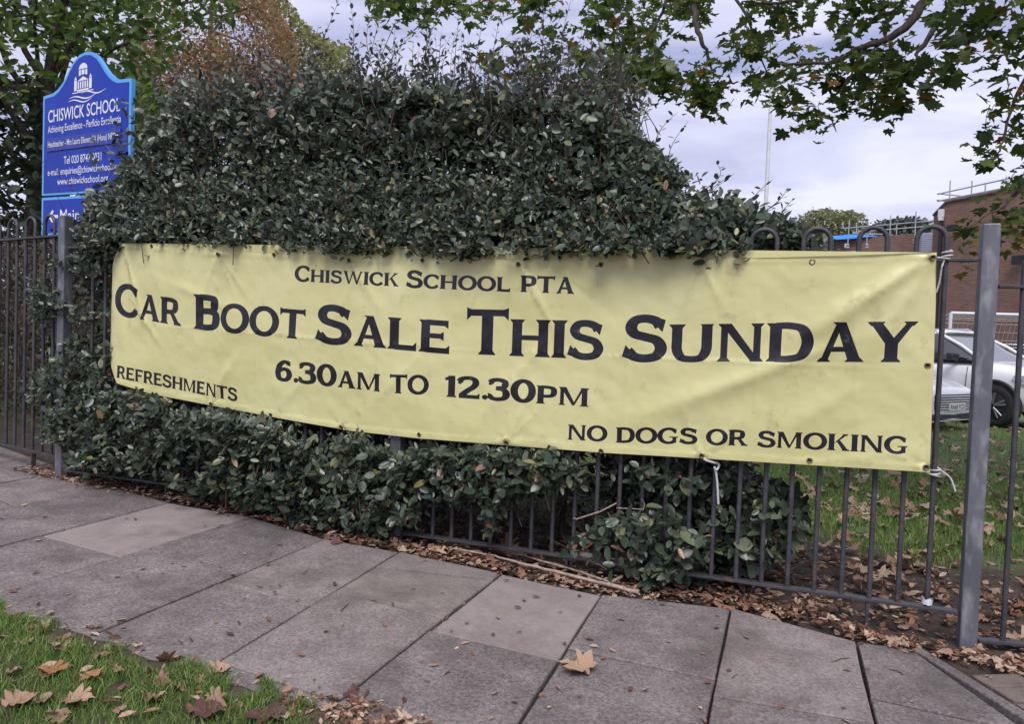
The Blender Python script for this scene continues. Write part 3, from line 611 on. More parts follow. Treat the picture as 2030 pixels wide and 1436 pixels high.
# white cords
def cord(pts, label, r=.004):
    mb = MB(); P = [np.array(p, float) for p in pts]; C = []
    for i in range(len(P) - 1):
        p0 = P[max(i - 1, 0)]; p1 = P[i]; p2 = P[i + 1]; p3 = P[min(i + 2, len(P) - 1)]
        for k in range(8):
            t = k / 8; C.append(.5 * ((2 * p1) + (-p0 + p2) * t + (2 * p0 - 5 * p1 + 4 * p2 - p3) * t * t + (-p0 + 3 * p1 - 3 * p2 + p3) * t ** 3))
    C.append(P[-1]); mb.tube(C, r, 7)
    return tag(mb.build('tie_cord', M_cord), label, 'cord', 'cords tying the banner to the railings')
def pt(x, y, t=-.075): s, z = onplane(x, y, t); return F(s, t, z)
def wrap(x, y, r=.02):   # coil round a bar whose foot is at s
    s, z = onplane(x, y, 0.0); return [F(s + r * math.cos(k * 1.05), r * 1.1 * math.sin(k * 1.05), z + .0028 * k) for k in range(14)]
cord([pt(1847, 512, -.055), pt(1860, 511, -.06)] + wrap(1877, 514) + [pt(1869, 524, -.03), pt(1866, 536, -.03), pt(1862, 560, -.02), pt(1856, 580, -.02)], 'white cord tying the upper right corner of the banner to a hoop')
cord([pt(1834, 925, -.055), pt(1838, 938, -.07)] + wrap(1853, 945) + [pt(1872, 938, -.03), pt(1885, 950, -.03), pt(1894, 975, -.03)], 'white cord with a loose curling tail at the lower right corner of the banner')
cord([pt(1392, 903, -.055), pt(1398, 912, -.07), pt(1412, 917, -.06), pt(1425, 921, -.03), pt(1421, 932, -.04), pt(1416, 927, -.04), pt(1419, 936, -.035), pt(1422, 960, -.03), pt(1424, 1000, -.03)], 'white cord hanging straight down below the banner left of the word smoking', .0055)
cord([pt(1360, 503, -.03), pt(1372, 511, -.03), pt(1385, 507, -.05), pt(1390, 522, -.055), pt(1391, 508, -.06), pt(1400, 504, -.05), pt(1412, 512, -.03), pt(1436, 511, -.02)], 'white cord knotted over the top rail at an upper eyelet under the hedge')
cord([pt(1007, 877, -.055), pt(1004, 892, -.06), pt(999, 908, -.03), pt(996, 930, -.03), pt(1001, 915, -.03), pt(1008, 895, -.05), pt(1013, 914, -.03), pt(1020, 925, -.03)], 'white cord looped round a bar at the middle of the banner foot', .0035)
cord([pt(437, 505, -.05), pt(440, 495, -.04), pt(436, 485, -.02), pt(447, 490, -.02), pt(440, 497, -.02)], 'short white cord at an upper eyelet near the left end of the banner', .0035)
cord([pt(421, 801, -.05), pt(422, 812, -.04), pt(420, 820, -.02), pt(424, 814, -.02)], 'short white cord at a lower eyelet near the left end of the banner', .0035)
# ------------------------------------------------------------------ foliage tools
def nrm(v): return v / (np.linalg.norm(v, axis=-1, keepdims=True) + 1e-9)
# templates: x across, y along the leaf, z up; faces as quads / triangles
OVAL_V = np.array([(0, 0, 0), (0, .30, -.035), (0, .70, -.03), (0, 1, -.06), (-.21, .22, .02), (-.27, .52, .05), (-.17, .82, .0), (.21, .22, .03), (.27, .52, .035), (.17, .82, .01), (0, .5, -.04)])
OVAL_T = np.array([(0, 1, 4), (4, 1, 5), (1, 10, 5), (5, 10, 6), (10, 2, 6), (6, 2, 3), (0, 7, 1), (7, 8, 1), (1, 8, 10), (8, 9, 10), (10, 9, 2), (9, 3, 2)])
SIMPLE_V = np.array([(0, 0, 0), (-.3, .5, .06), (0, 1, -.08), (.3, .5, .06)]); SIMPLE_T = np.array([(0, 3, 2), (0, 2, 1)])
_half = [(0.0, .05), (.10, .0), (.26, -.06), (.34, -.02), (.30, .10), (.52, .16), (.66, .32), (.50, .40), (.40, .44), (.54, .62), (.50, .74), (.34, .66), (.22, .60), (.20, .78), (.11, .86), (0, 1.05)]
_out = _half + [(-x, y) for x, y in reversed(_half[1:-1])]
MAPLE_V = np.array([(x, y, .10 * abs(x) ** 1.0 - .12 * (y - .4) ** 2 + .03 * math.sin(9 * x + 5 * y)) for x, y in _out] + [(0, .32, -.03)])
MAPLE_T = np.array([(len(_out), k, (k + 1) % len(_out)) for k in range(len(_out))])
def axes(D, Nn):
    D = nrm(D); X = nrm(np.cross(D, Nn)); Z = np.cross(X, D); return X, D, Z
def leaves(name, TV, TT, P, D, Nn, S, mat, parent=None, width=1.0, kind=None):
    P, D, Nn, S = map(np.asarray, (P, D, Nn, S)); X, Y, Z = axes(D, Nn); N = len(P); K = len(TV)
    W = np.broadcast_to(np.asarray(width, float), (N,))
    V = P[:, None, :] + S[:, None, None] * (TV[None, :, 0:1] * W[:, None, None] * X[:, None, :] + TV[None, :, 1:2] * Y[:, None, :] + TV[None, :, 2:3] * Z[:, None, :])
    T = (TT[None] + (np.arange(N) * K)[:, None, None]).reshape(-1, TT.shape[1])
    o = npmesh(name, V.reshape(-1, 3), [T], mat, parent)
    if kind: o['kind'] = kind
    return o
_lm = {}
def leaf_mesh(key, TV, TT, mat, name='leaf'):
    if key not in _lm:
        me = bpy.data.meshes.new(name); me.from_pydata([tuple(v) for v in TV], [], [tuple(int(i) for i in t) for t in TT]); me.materials.append(mat)
        me.polygons.foreach_set('use_smooth', [True] * len(TT)); me.update(); _lm[key] = me
    return _lm[key]
def single_leaves(me, P, D, Nn, S, parent=None, name='leaf', width=1.0):
    P, D, Nn, S = map(np.asarray, (P, D, Nn, S)); X, Y, Z = axes(D, Nn); off = np.array(world_off(parent)) if parent is not None else np.zeros(3); out = []
    W = np.broadcast_to(np.asarray(width, float), (len(P),))
    for i in range(len(P)):
        o = bpy.data.objects.new(name, me); col.objects.link(o); o.parent = parent
        p = P[i] - off; x, y, z = X[i] * S[i] * W[i], Y[i] * S[i], Z[i] * S[i]
        o.matrix_basis = Matrix(((x[0], y[0], z[0], p[0]), (x[1], y[1], z[1], p[1]), (x[2], y[2], z[2], p[2]), (0, 0, 0, 1))); out.append(o)
    return out
def rv(n=1): 
    v = rng.normal(size=(n, 3)); return nrm(v)

# ------------------------------------------------------------------ the hedge
E_COLS = [(0, (.022, .037, .023)), (.35, (.040, .064, .038)), (.68, (.068, .095, .056)), (.90, (.115, .138, .086)), (.965, (.17, .18, .075)), (.985, (.20, .20, .06)), (.99, (.26, .13, .08))]
M_el = leafmat('evergreen_shrub_leaf', E_COLS, back=(.155, .165, .135), rough=.36, trans=.08, spec=.6)
M_el1 = leafmat('evergreen_shrub_leaf_single', [(0, (.038, .060, .038)), (.6, (.066, .094, .058)), (.92, (.105, .135, .085)), (.96, (.19, .19, .07)), (.99, (.30, .16, .10))], back=(.155, .165, .135), rough=.34, trans=.08, spec=.6, obj=True)
hedge = root('hedge', F(-.3, .7, 0), 'big dark green evergreen shrub hedge growing through and over the railings behind the yellow banner', 'hedge')
LP, LD, LN, LS, LK = [], [], [], [], []
def twigs(P, Dv, n, ln, sz, key):
    P = np.asarray(P); Dv = nrm(np.asarray(Dv)); m = len(P); ln = np.broadcast_to(np.asarray(ln, float), (m,))
    side = nrm(np.cross(Dv, [0.1, .2, 1.0])); oth = np.cross(Dv, side); ph = rng.random(m) * 6.28
    for k in range(n):
        f = (k + .5) / n; a = (ph + k * 2.4 + rng.uniform(-.4, .4, m))[:, None]; out = side * np.cos(a) + oth * np.sin(a)
        LP.extend(P + Dv * (ln * f)[:, None] + np.array([0, 0, -.02]) * f * f)
        ld = Dv * (.35 + .6 * f) + out * .85; ld[:, 2] += rng.uniform(-.25, .1, m); LD.extend(ld)
        LN.extend(np.array([0, 0, .65]) + np.array([-NN[0], -NN[1], 0]) * .45 + Dv * .3 + rng.normal(size=(m, 3)) * .38)
        LS.extend(sz * rng.choice([.5, .8, 1.0, 1.25], m, p=[.22, .33, .3, .15]) * rng.uniform(.85, 1.15, m) * (1.08 - .35 * f * rng.random(m))); LK.extend([key] * m)
OUT = np.array([-NN[0], -NN[1], 0.0])
def region(poly, tf, n, sz=.055, outw=.7, upw=.5, nl=8, ln=.16, key=0, clump=0.0, acc=None):
    PP, DD, LL = [], [], []
    while len(PP) < n:
        x, y = sample(poly, 1)[0]
        if acc is not None and random.random() > acc(x, y): continue
        if clump and noise.noise((x / 90.0, y / 70.0, 5.5)) < clump * (random.random() - 1.0): continue
        t = tf(x, y) if callable(tf) else random.uniform(*tf)
        s, z = onplane(x, y, t); p = F(s, t, z)
        p[2] = max(p[2], gz(p[0], p[1]) + .03)
        dd = OUT * outw + np.array([0, 0, upw]) + rng.normal(size=3) * .45; L_ = ln * random.uniform(.6, 1.3); dd /= np.linalg.norm(dd)
        PP.append(p - dd * L_ * .6); DD.append(dd); LL.append(L_)
    twigs(PP, DD, nl, LL, sz, key)
    return PP, DD, LL
UPPER = [(170, 490), (152, 440), (192, 402), (245, 345), (285, 292), (322, 240), (358, 205), (430, 178), (520, 160), (640, 158), (760, 172), (900, 182), (1030, 192), (1150, 198), (1225, 235), (1285, 290), (1330, 335), (1390, 385), (1440, 415), (1500, 435), (1560, 445), (1605, 470), (1625, 500), (1500, 505), (900, 502), (560, 490), (300, 478)]
def tup(x, y):
    h = max(0.0, min(1.0, (510 - y) / 310.0)); b = -.17 + .66 * h + .055 * noise.noise((x / 150.0, y / 150.0, 2.2)) + (max(0, x - 1430) / 100.0 * .16 if x > 1430 else 0)
    return b + random.random() ** 2.2 * .36
region(UPPER, tup, 5600, .047, .55, .65, 8, .15, 0, .25)
region([(170, 490), (250, 300), (450, 230), (1150, 240), (1330, 370), (1440, 440), (1440, 492), (1200, 490), (800, 484), (560, 476), (300, 462)], lambda x, y: tup(x, y) - .03, 1300, .047, .6, .45, 8, .14, 0, 0.0, lambda x, y: ((y - 230) / 260.0) ** 1.3)
region([(260, 450), (330, 230), (640, 175), (1140, 210), (1320, 350), (1440, 440), (900, 480)], (.30, .85), 1500, .055, .5, .5, 8, .17, 2)
region([(250, 465), (700, 475), (1000, 485), (1400, 495), (1400, 508), (1100, 512), (690, 506), (440, 492), (250, 482)], (-.13, -.04), 45, .052, .5, .1, 7, .10)
LOWA = [(95, 835), (150, 800), (205, 775), (260, 775), (420, 812), (560, 838), (700, 862), (840, 880), (835, 960), (800, 1060), (760, 1062), (700, 1040), (600, 1035), (520, 1010), (420, 985), (330, 955), (240, 935), (140, 925), (80, 892)]
def tlow(x, y): return -.04 - .26 * math.exp(-((x - 480) / 300.0) ** 2) * max(0.2, min(1, (1040 - y) / 200.0)) + .08 * noise.noise((x / 70.0, y / 60.0, 9.0)) + random.random() ** 1.7 * .22
region(LOWA, tlow, 1500, .052, .65, .45, 8, .14, 1, .2)
region([(160, 815), (270, 795), (420, 828), (700, 880), (838, 893), (835, 960), (800, 1045), (700, 1030), (600, 1020), (420, 975), (260, 935), (150, 915)], (-.27, -.05), 330, .054, .55, .45, 8, .13, 1)
region([(740, 890), (850, 900), (850, 1010), (800, 1040), (745, 1030)], (-.16, -.06), 60, .055, .55, .3, 8, .13, 1)
region([(840, 885), (1000, 895), (1090, 895), (1150, 915), (1150, 955), (1040, 960), (1000, 1000), (970, 1058), (900, 1075), (820, 1050)], (-.16, .06), 380, .058, .7, .3, 7, .14, 1, .2)
region([(1190, 905), (1400, 932), (1480, 942), (1560, 955), (1592, 1010), (1570, 1085), (1480, 1125), (1400, 1140), (1330, 1130), (1270, 1070), (1290, 960)], (.04, .45), 480, .066, .6, .2, 7, .15, 1)
region([(1120, 1085), (1200, 1025), (1290, 1010), (1400, 1060), (1385, 1120), (1290, 1150), (1235, 1120)], (-.14, .0), 60, .07, .7, .0, 6, .13, 1)
region([(1160, 905), (1400, 925), (1420, 985), (1250, 960)], (-.06, .1), 26, .062, .7, .0, 6, .13, 1)
region([(60, 560), (110, 520), (150, 500), (205, 500), (207, 760), (180, 800), (110, 835), (60, 780)], (-.12, .25), 420, .052, .7, .35, 7, .14, 1, .3)
region([(150, 455), (240, 470), (245, 492), (205, 530), (160, 520)], (-.06, .2), 60, .05, .7, .35, 7, .14, 1)
# the inside, seen only as darkness between the outer leaves
sil = sorted([onplane(x, y, .6) for x, y in UPPER[1:23]])
SX = [a for a, b_ in sil]; SZ = [b_ for a, b_ in sil]
PP, DD = [], []
for _ in range(7500):
    s = random.uniform(-2.75, 1.9); t = random.uniform(.22, 1.25); zt = float(np.interp(s, SX, SZ)) - .06
    if zt < .4: continue
    z = random.uniform(.05, zt)
    if 0.05 < s < 1.0 and z < .62 and t < .85: continue
    PP.append(F(s, t, z)); DD.append(rng.normal(size=3) + np.array([0, 0, .4]))
twigs(PP, DD, 8, .2, .060, 2)
fringe = region([(300, 245), (345, 170), (450, 110), (520, 60), (750, 60), (1100, 70), (1240, 120), (1290, 230), (1240, 260), (700, 230)], (.40, 1.0), 520, .046, .1, 1.1, 9, .22, 2, 0.0, lambda x, y: max(0, (y - 55) / 150.0) ** 2.2)
region([(1380, 395), (1470, 412), (1560, 440), (1610, 462), (1645, 500), (1600, 508), (1400, 502)], (.04, .55), 300, .058, .45, .5, 8, .15, 0)
mb = MB()
for p_, d_, l_ in zip(*fringe): mb.tube([p_ - d_ * .22 - np.array([0, 0, .1]), p_ + d_ * l_ * .5, p_ + d_ * l_], [.003, .0022, .001], 4, 0, False)
o = mb.build('twigs', M_stem, hedge); o['kind'] = 'stuff'
# upright shoots along the top
shoots = []
def shoot(x0, y0, x1, y1, t, n=18, sz=.05, r=.0035):
    s0, z0 = onplane(x0, y0, t); s1, z1 = onplane(x1, y1, t + .08); a = F(s0, t, z0); b_ = F(s1, t + .08 + random.uniform(-.1, .1), z1)
    bend = rng.normal(size=3) * .04; bend[2] = 0; pts = [a + (b_ - a) * k / 8 + bend * math.sin(math.pi * k / 8) for k in range(9)]
    mb = MB(); mb.tube(pts, [r * (1 - .75 * k / 8) for k in range(9)], 5); mb.build('shoot', M_stem, hedge)
    d = nrm(b_ - a)
    for k in range(n):
        f = .12 + .88 * k / n; i = min(7, int(f * 8)); q = pts[i] + (pts[i + 1] - pts[i]) * (f * 8 - i); an = k * 2.5 + random.uniform(-.5, .5)
        o = np.array([math.cos(an), math.sin(an), 0.0])
        LP.append(q + o * .006); LD.append(d * random.uniform(.25, .9) + o * random.uniform(.4, .9)); LN.append(np.array([0, 0, 1.0]) - o * .3 + d * .2 + rng.normal(size=3) * .3); LS.append(sz * random.uniform(.6, 1.15) * (1 - .35 * f)); LK.append(3)
for x0, y0, x1, y1, n in [(545, 190, 520, 10, 22), (560, 180, 575, -30, 22), (600, 170, 690, -20, 26), (580, 200, 625, 60, 16), (640, 190, 620, 40, 16), (690, 180, 700, 0, 20), (720, 175, 770, -40, 26), (760, 190, 742, 20, 22), (790, 180, 830, 10, 20), (830, 200, 880, -30, 24), (860, 190, 850, 60, 16), (900, 200, 905, 10, 22), (930, 200, 960, 40, 18), (960, 200, 985, -10, 24), (1020, 260, 1065, 20, 26), (1000, 200, 1010, 60, 16), (1060, 200, 1075, -20, 22), (1080, 205, 1120, 40, 18), (1120, 210, 1135, -20, 22), (1190, 390, 1245, -20, 40), (1150, 210, 1170, 70, 16), (1230, 280, 1300, 30, 24), (1210, 260, 1260, 90, 18), (1255, 300, 1290, 205, 12), (1300, 310, 1345, 225, 10), (1330, 345, 1365, 240, 9), (1370, 390, 1420, 320, 10), (1400, 400, 1455, 340, 9), (1480, 420, 1532, 352, 9), (1500, 430, 1560, 375, 9), (1540, 440, 1575, 395, 8), (1420, 410, 1440, 350, 8), (1590, 470, 1625, 425, 7),
                          (335, 215, 325, 120, 12), (380, 200, 340, 110, 14), (430, 190, 415, 100, 14), (450, 180, 455, 80, 14), (490, 180, 470, 70, 14), (510, 180, 505, 90, 12), (470, 190, 500, 110, 10), (400, 195, 385, 130, 10), (300, 250, 285, 190, 8), (650, 180, 655, 90, 12), (740, 180, 800, 90, 12), (880, 190, 930, 110, 10), (1040, 195, 1100, 110, 12), (170, 400, 82, 308, 9), (215, 350, 190, 270, 8), (245, 300, 232, 235, 7), (200, 385, 150, 345, 7)]:
    shoot(x0, y0, x1, y1, .55 if x0 < 1280 else .3, n)
for _ in range(170):
    x = random.uniform(300, 1240); y = 190 + random.uniform(-10, 40); shoot(x, y, x + random.uniform(-25, 45), y - random.uniform(35, 150) * (1 if x > 480 else .6), random.uniform(.45, 1.0), random.randint(8, 14), .05, .0025)
for x0, y0, x1, y1, t in [(1035, 1045, 952, 862, -.03), (1060, 1080, 1010, 985, .1), (480, 960, 420, 830, -.2), (1290, 1120, 1245, 1010, -.06), (700, 960, 660, 850, -.2), (300, 900, 250, 800, -.1)]:
    shoot(x0, y0, x1, y1, t, 9, .05, .003)
LP, LD, LN, LS, LK = map(np.array, (LP, LD, LN, LS, LK))
# the sheet keeps most leaves off its face
_tp = np.array([onplane(x, y, BT) for x, y in [(245, 483), (437, 499), (700, 510), (1030, 516), (1386, 515), (1610, 511), (1855, 502)]]); _bt = np.array([onplane(x, y, BT) for x, y in [(236, 760), (421, 802), (700, 855), (1007, 879), (1390, 908), (1841, 935)]])
_s = (LP[:, :2] - PM) @ UU; _t = (LP[:, :2] - PM) @ NN; _z = LP[:, 2] + .6 * LS * nrm(LD)[:, 2]
over = (_t < .06) & (_s > _tp[0, 0]) & (_s < _tp[-1, 0]) & (_z < np.interp(_s, _tp[:, 0], _tp[:, 1]) + .012) & (_z > np.interp(_s, _bt[:, 0], _bt[:, 1]) - .0)
keep = ~(over & (rng.random(len(LP)) < .86)); LP, LD, LN, LS, LK = LP[keep], LD[keep], LN[keep], LS[keep], LK[keep]
camd = np.linalg.norm(LP - CAM, axis=1); dep = (LP - CAM) @ fw
uu_ = CX + FPX * ((LP - CAM) @ rt) / dep; vv_ = CY - FPX * ((LP - CAM) @ up) / dep
tt = (LP[:, :2] - PM) @ NN; ssx = (LP[:, :2] - PM) @ UU
front = np.where(LK == 1, tt, np.where(LK == 0, tt + .12 - .62 * np.clip((510 - vv_) / 310, 0, 1), 9))
ok = (uu_ > 10) & (uu_ < 2020) & (vv_ > 10) & (vv_ < 1420) & (LS > .05)
score = np.where(ok, LS / camd - .05 * front, -9)
# take the largest front leaves spread over both the upper and the lower part
pick = np.zeros(len(LP), bool)
for key, num in ((1, 170), (0, 130)):
    idx = np.where((LK == key) & ok)[0]; idx = idx[np.argsort(-score[idx])][:num * 2]; rng.shuffle(idx); pick[idx[:num]] = True
wid = rng.uniform(.7, 1.25, len(LP))
single_leaves(leaf_mesh('el', OVAL_V, OVAL_T, M_el1), LP[pick], LD[pick], LN[pick], LS[pick], hedge, 'leaf', wid[pick])
rest = ~pick
leaves('foliage', OVAL_V, OVAL_T, LP[rest], LD[rest], LN[rest], LS[rest], M_el, hedge, wid[rest], 'stuff')
# woody stems inside
for s, t, lean in [(-2.2, .45, .2), (-1.5, .6, -.1), (-.8, .5, .15), (-.1, .7, -.2), (.35, .42, .5), (.5, .62, -.35), (.75, .5, .25), (1.2, .55, .1), (1.6, .6, .3)]:
    for k in range(3):
        b_ = F(s + random.uniform(-.06, .06), t + random.uniform(-.06, .06), 0); b_[2] = gz(b_[0], b_[1]) - .03
        e = F(s + lean * random.uniform(.3, 1.3) + random.uniform(-.25, .25), t + random.uniform(-.2, .35), random.uniform(.8, 1.7)); m_ = (b_ + e) / 2 + rng.normal(size=3) * .07
        mb = MB(); mb.tube([b_, b_ + (m_ - b_) * .5 + rng.normal(size=3) * .03, m_, e + rng.normal(size=3) * .04, e], [.020, .017, .013, .008, .004], 7); mb.build('stem', M_wood, hedge)
# red-brown stems between the front leaves
mb = MB(); idx_ = rng.choice(np.where((LK == 0) | (LK == 1))[0], 700, replace=False)
for i in idx_:
    p = LP[i]
    if p[2] < 1.66 and LK[i] == 0: continue
    if LK[i] == 1 and p[2] > .62: continue
    d = np.array([0, 0, 1.0]) + OUT * .25 + rng.normal(size=3) * .45; d *= random.uniform(.08, .22) / np.linalg.norm(d); mb.tube([p - d, p, p + d * .6], [.0028, .002, .001], 4, 0, False)
o = mb.build('twigs', M_stem, hedge); o['kind'] = 'stuff'
mb = MB()
for _ in range(260):
    s = random.uniform(.0, 1.1); p = F(s, random.uniform(.08, .8), random.uniform(.08, .75)); d = nrm(rng.normal(size=3)) * random.uniform(.08, .35); d[2] *= .6
    mb.tube([p, p + d * .5 + rng.normal(size=3) * .015, p + d], [.003, .0022, .001], 4, 0, False)
o = mb.build('dead_twigs', surf('dead_twig', (.075, .055, .045), (.17, .13, .115), 30, .85), hedge); o['kind'] = 'stuff'
for pts, r in [([(1137, 1028), (1143, 1030), (1190, 1015), (1223, 998)], .0045), ([(1222, 1008), (1250, 1009), (1275, 1011)], .003), ([(1275, 1011), (1278, 1000), (1272, 990)], .003)]:
    mb = MB(); mb.tube([pt(x, y, -.02) for x, y in pts], r, 6); mb.build('dead_branch', M_twigb, hedge)

# ------------------------------------------------------------------ dry hedge left of the post
M_dryleaf = leafmat('dry_hedge_leaf', [(0, (.05, .035, .022)), (.5, (.09, .065, .04)), (.85, (.06, .075, .035)), (1, (.20, .12, .06))], rough=.7, trans=.1)
dry = root('dry_hedge', (-4.4, 6.5, .2), 'brown half bare hedge with dead twigs behind the railings at the left edge', 'hedge')
mb = MB()
A0 = np.array([-9.0, 9.3]); A1 = np.array([-2.9, 5.35])
for _ in range(2600):
    f = random.random(); q = A0 + (A1 - A0) * f; p = np.array([q[0] + random.uniform(.0, .5), q[1] + random.uniform(-.1, .7), random.uniform(.25, 1.75)]); d = np.array([rng.normal() * .12, rng.normal() * .12, abs(rng.normal()) * .2 + .03])
    mb.tube([p, p + d * .5 + rng.normal(size=3) * .02, p + d], [.004, .003, .0015], 4, 0, False)
o = mb.build('twigs', surf('brown_twig', (.06, .042, .035), (.12, .088, .072), 20, .9), dry); o['kind'] = 'stuff'
n = 22000
f = rng.random(n)[:, None]; q = A0 + (A1 - A0) * f
P = np.column_stack([q[:, 0] + rng.random(n) * .7, q[:, 1] + rng.random(n) * 1.0 + .05, .2 + 1.75 * rng.random(n) ** .9])
o = leaves('foliage', SIMPLE_V, SIMPLE_T, P, rv(n), rv(n) + [0, -.3, .5], rng.uniform(.03, .07, n), M_dryleaf, dry, kind='stuff')

# ------------------------------------------------------------------ trees
def tree(name, loc, label, cat, group=None): return root(name, loc, label, cat, group)
def limb(parent, pts, r0, r1, name='branch', n=8, wig=.0):
    pts = [np.array(p, float) for p in pts]; C = []
    for i in range(len(pts) - 1):
        p0 = pts[max(i - 1, 0)]; p1 = pts[i]; p2 = pts[i + 1]; p3 = pts[min(i + 2, len(pts) - 1)]
        for k in range(5):
            t = k / 5; C.append(.5 * ((2 * p1) + (-p0 + p2) * t + (2 * p0 - 5 * p1 + 4 * p2 - p3) * t * t + (-p0 + 3 * p1 - 3 * p2 + p3) * t ** 3) + rng.normal(size=3) * wig)
    C.append(pts[-1]); m = len(C); mb = MB(); mb.tube(C, [r0 + (r1 - r0) * k / (m - 1) for k in range(m)], n); return mb.build(name, M_wood, parent)

# the maple whose boughs hang into the picture from the right and above
M_maple = leafmat('maple_leaf', [(0, (.055, .10, .028)), (.4, (.092, .155, .038)), (.75, (.145, .20, .046)), (.90, (.16, .165, .04)), (.96, (.22, .17, .04)), (1, (.42, .15, .04))], rough=.45, trans=.58)
M_maple1 = leafmat('maple_leaf_single', [(0, (.042, .078, .023)), (.5, (.070, .118, .030)), (.9, (.12, .155, .036)), (.97, (.20, .17, .04)), (1, (.42, .16, .04))], rough=.45, trans=.30, obj=True)
M_maple_t = leafmat('turning_maple_leaf', [(0, (.06, .07, .02)), (.5, (.10, .10, .025)), (.8, (.20, .14, .03)), (1, (.30, .15, .04))], rough=.5, trans=.3)
maple = tree('maple_tree', (5.6, 6.3, gz(5.6, 6.3)), 'maple tree with green and a few orange leaves hanging across the sky at top right', 'tree')
limb(maple, [(5.6, 6.3, gz(5.6, 6.3) - .2), (5.62, 6.3, 1.5), (5.5, 6.35, 3.0), (5.2, 6.4, 4.4), (4.6, 6.8, 6.0)], .24, .10, 'trunk', 12, .01)
def B(x, y, d): return at(x, y, d)
limb(maple, [(5.45, 6.35, 3.1), B(2000, -120, 5.4), B(1850, -10, 5.0), B(1780, 65, 5.0), B(1710, 95, 5.1), B(1640, 125, 5.2), B(1540, 125, 5.3)], .05, .006, wig=.006)
limb(maple, [B(1710, 95, 5.1), B(1690, 140, 5.1), B(1665, 185, 5.1)], .010, .004, wig=.005)
limb(maple, [(5.5, 6.3, 3.3), B(1990, -90, 4.6), B(1905, -10, 4.4), B(1850, 60, 4.3), B(1822, 100, 4.3), B(1815, 122, 4.3)], .035, .005, wig=.006)
limb(maple, [(5.3, 6.4, 4.2), B(1800, -260, 6.4), B(1500, -120, 6.4), B(1385, -15, 6.3), B(1382, 50, 6.2), B(1400, 100, 6.2), B(1415, 145, 6.2)], .06, .006, wig=.008)
limb(maple, [B(1500, -120, 6.4), B(1345, -30, 6.6), B(1300, 50, 6.6), B(1255, 100, 6.6)], .025, .005, wig=.008)
limb(maple, [B(1500, -120, 6.4), B(1200, -120, 7.0), B(950, -40, 7.2), B(820, 60, 7.2)], .03, .005, wig=.01)
limb(maple, [B(1700, -170, 6.2), B(1600, -20, 5.8), B(1560, 3, 5.6), B(1470, 3, 5.6)], .03, .006, wig=.006)
limb(maple, [B(1420, -60, 6.3), B(1480, 30, 6.0), B(1500, 100, 5.9), B(1545, 190, 5.8)], .015, .003, wig=.006)
limb(maple, [(5.5, 6.3, 2.2), B(2090, 180, 4.6), B(2050, 330, 4.4), B(2000, 400, 4.3), B(1950, 430, 4.2), B(1915, 455, 4.2)], .02, .003, wig=.005)
limb(maple, [B(2060, 100, 4.5), B(2010, 200, 4.3), B(1985, 290, 4.2), B(1960, 320, 4.2)], .012, .003, wig=.005)
MP, MD, MN, MS, MT = [], [], [], [], []
def mreg(poly, d0, d1, n, sz=.125, key=0, thr=-9.0, fs_=60.0):
    n = int(n * (1.65 if n > 20 else 1))
    k = 0; tries = 0
    while k < n:
        tries += 1
        x, y = sample(poly, 1)[0]
        if noise.noise((x / fs_, y / fs_, 4.4 + d0)) < thr and tries < n * 30: continue
        p = at(x, y, random.uniform(d0, d1)); c = random.randint(2, 4)
        for _ in range(c):
            q = p + rng.normal(size=3) * .05; a = random.random() * 6.28
            MP.append(q); MD.append(np.array([math.cos(a), math.sin(a), random.uniform(-.9, .1)])); MN.append(np.array([0, -.25, 1.0]) + rng.normal(size=3) * .42); MS.append(sz * .80 * random.uniform(.5, 1.15)); MT.append(key); k += 1
mreg([(640, -60), (1420, -60), (1410, 60), (1350, 130), (1250, 165), (1150, 175), (1060, 140), (1000, 150), (930, 110), (880, 70), (780, 40), (700, 20)], 6.2, 8.0, 620, .135, 0, -.12, 80)
mreg([(900, -60), (1400, -60), (1380, 60), (1200, 120), (1040, 100)], 6.4, 8.0, 330, .135)
mreg([(1040, 120), (1250, 80), (1420, 50), (1445, 100), (1440, 170), (1400, 200), (1330, 175), (1290, 165), (1180, 200), (1080, 190)], 5.8, 7.2, 330, .125, 0, -.12, 60)
mreg([(1364, 170), (1420, 140), (1445, 200), (1400, 225), (1370, 232)], 5.8, 6.2, 55, .12)
mreg([(1260, 150), (1310, 140), (1360, 170), (1350, 185), (1290, 180)], 5.9, 6.3, 35, .12)
mreg([(1440, -60), (1600, -60), (1605, 50), (1570, 140), (1530, 190), (1490, 190), (1455, 90)], 5.5, 6.4, 190, .12, 0, -.1, 45)
mreg([(1535, 120), (1660, 115), (1720, 190), (1660, 240), (1590, 256), (1540, 210)], 5.0, 5.6, 120, .115, 0, -.1, 40)
mreg([(1600, -60), (1830, -60), (1835, 90), (1770, 180), (1700, 190), (1650, 100)], 4.9, 5.6, 190, .115, 0, -.05, 50)
mreg([(1690, 110), (1860, 115), (1855, 180), (1800, 238), (1715, 228)], 4.6, 5.3, 130, .115, 0, -.1, 40)
mreg([(1850, -80), (2120, -80), (2120, 190), (1960, 200), (1890, 180), (1865, 70)], 3.9, 4.8, 200, .125, 0, -.05, 70)
mreg([(1965, 180), (2120, 170), (2120, 370), (1995, 345), (1920, 300), (1955, 250)], 4.0, 4.6, 110, .10)
mreg([(1905, 440), (1955, 385), (2030, 380), (2110, 400), (2080, 490), (1990, 515), (1940, 500)], 4.1, 4.6, 34, .105, 1)
mreg([(1900, 400), (1990, 375), (2050, 420), (2000, 500), (1935, 490)], 4.1, 4.6, 26, .10, 0)
for x, y in [(1912, 455), (1930, 500), (1940, 520), (1908, 480)]: mreg([(x - 4, y - 4), (x + 4, y - 4), (x + 4, y + 4), (x - 4, y + 4)], 4.2, 4.3, 1, .10, 1)
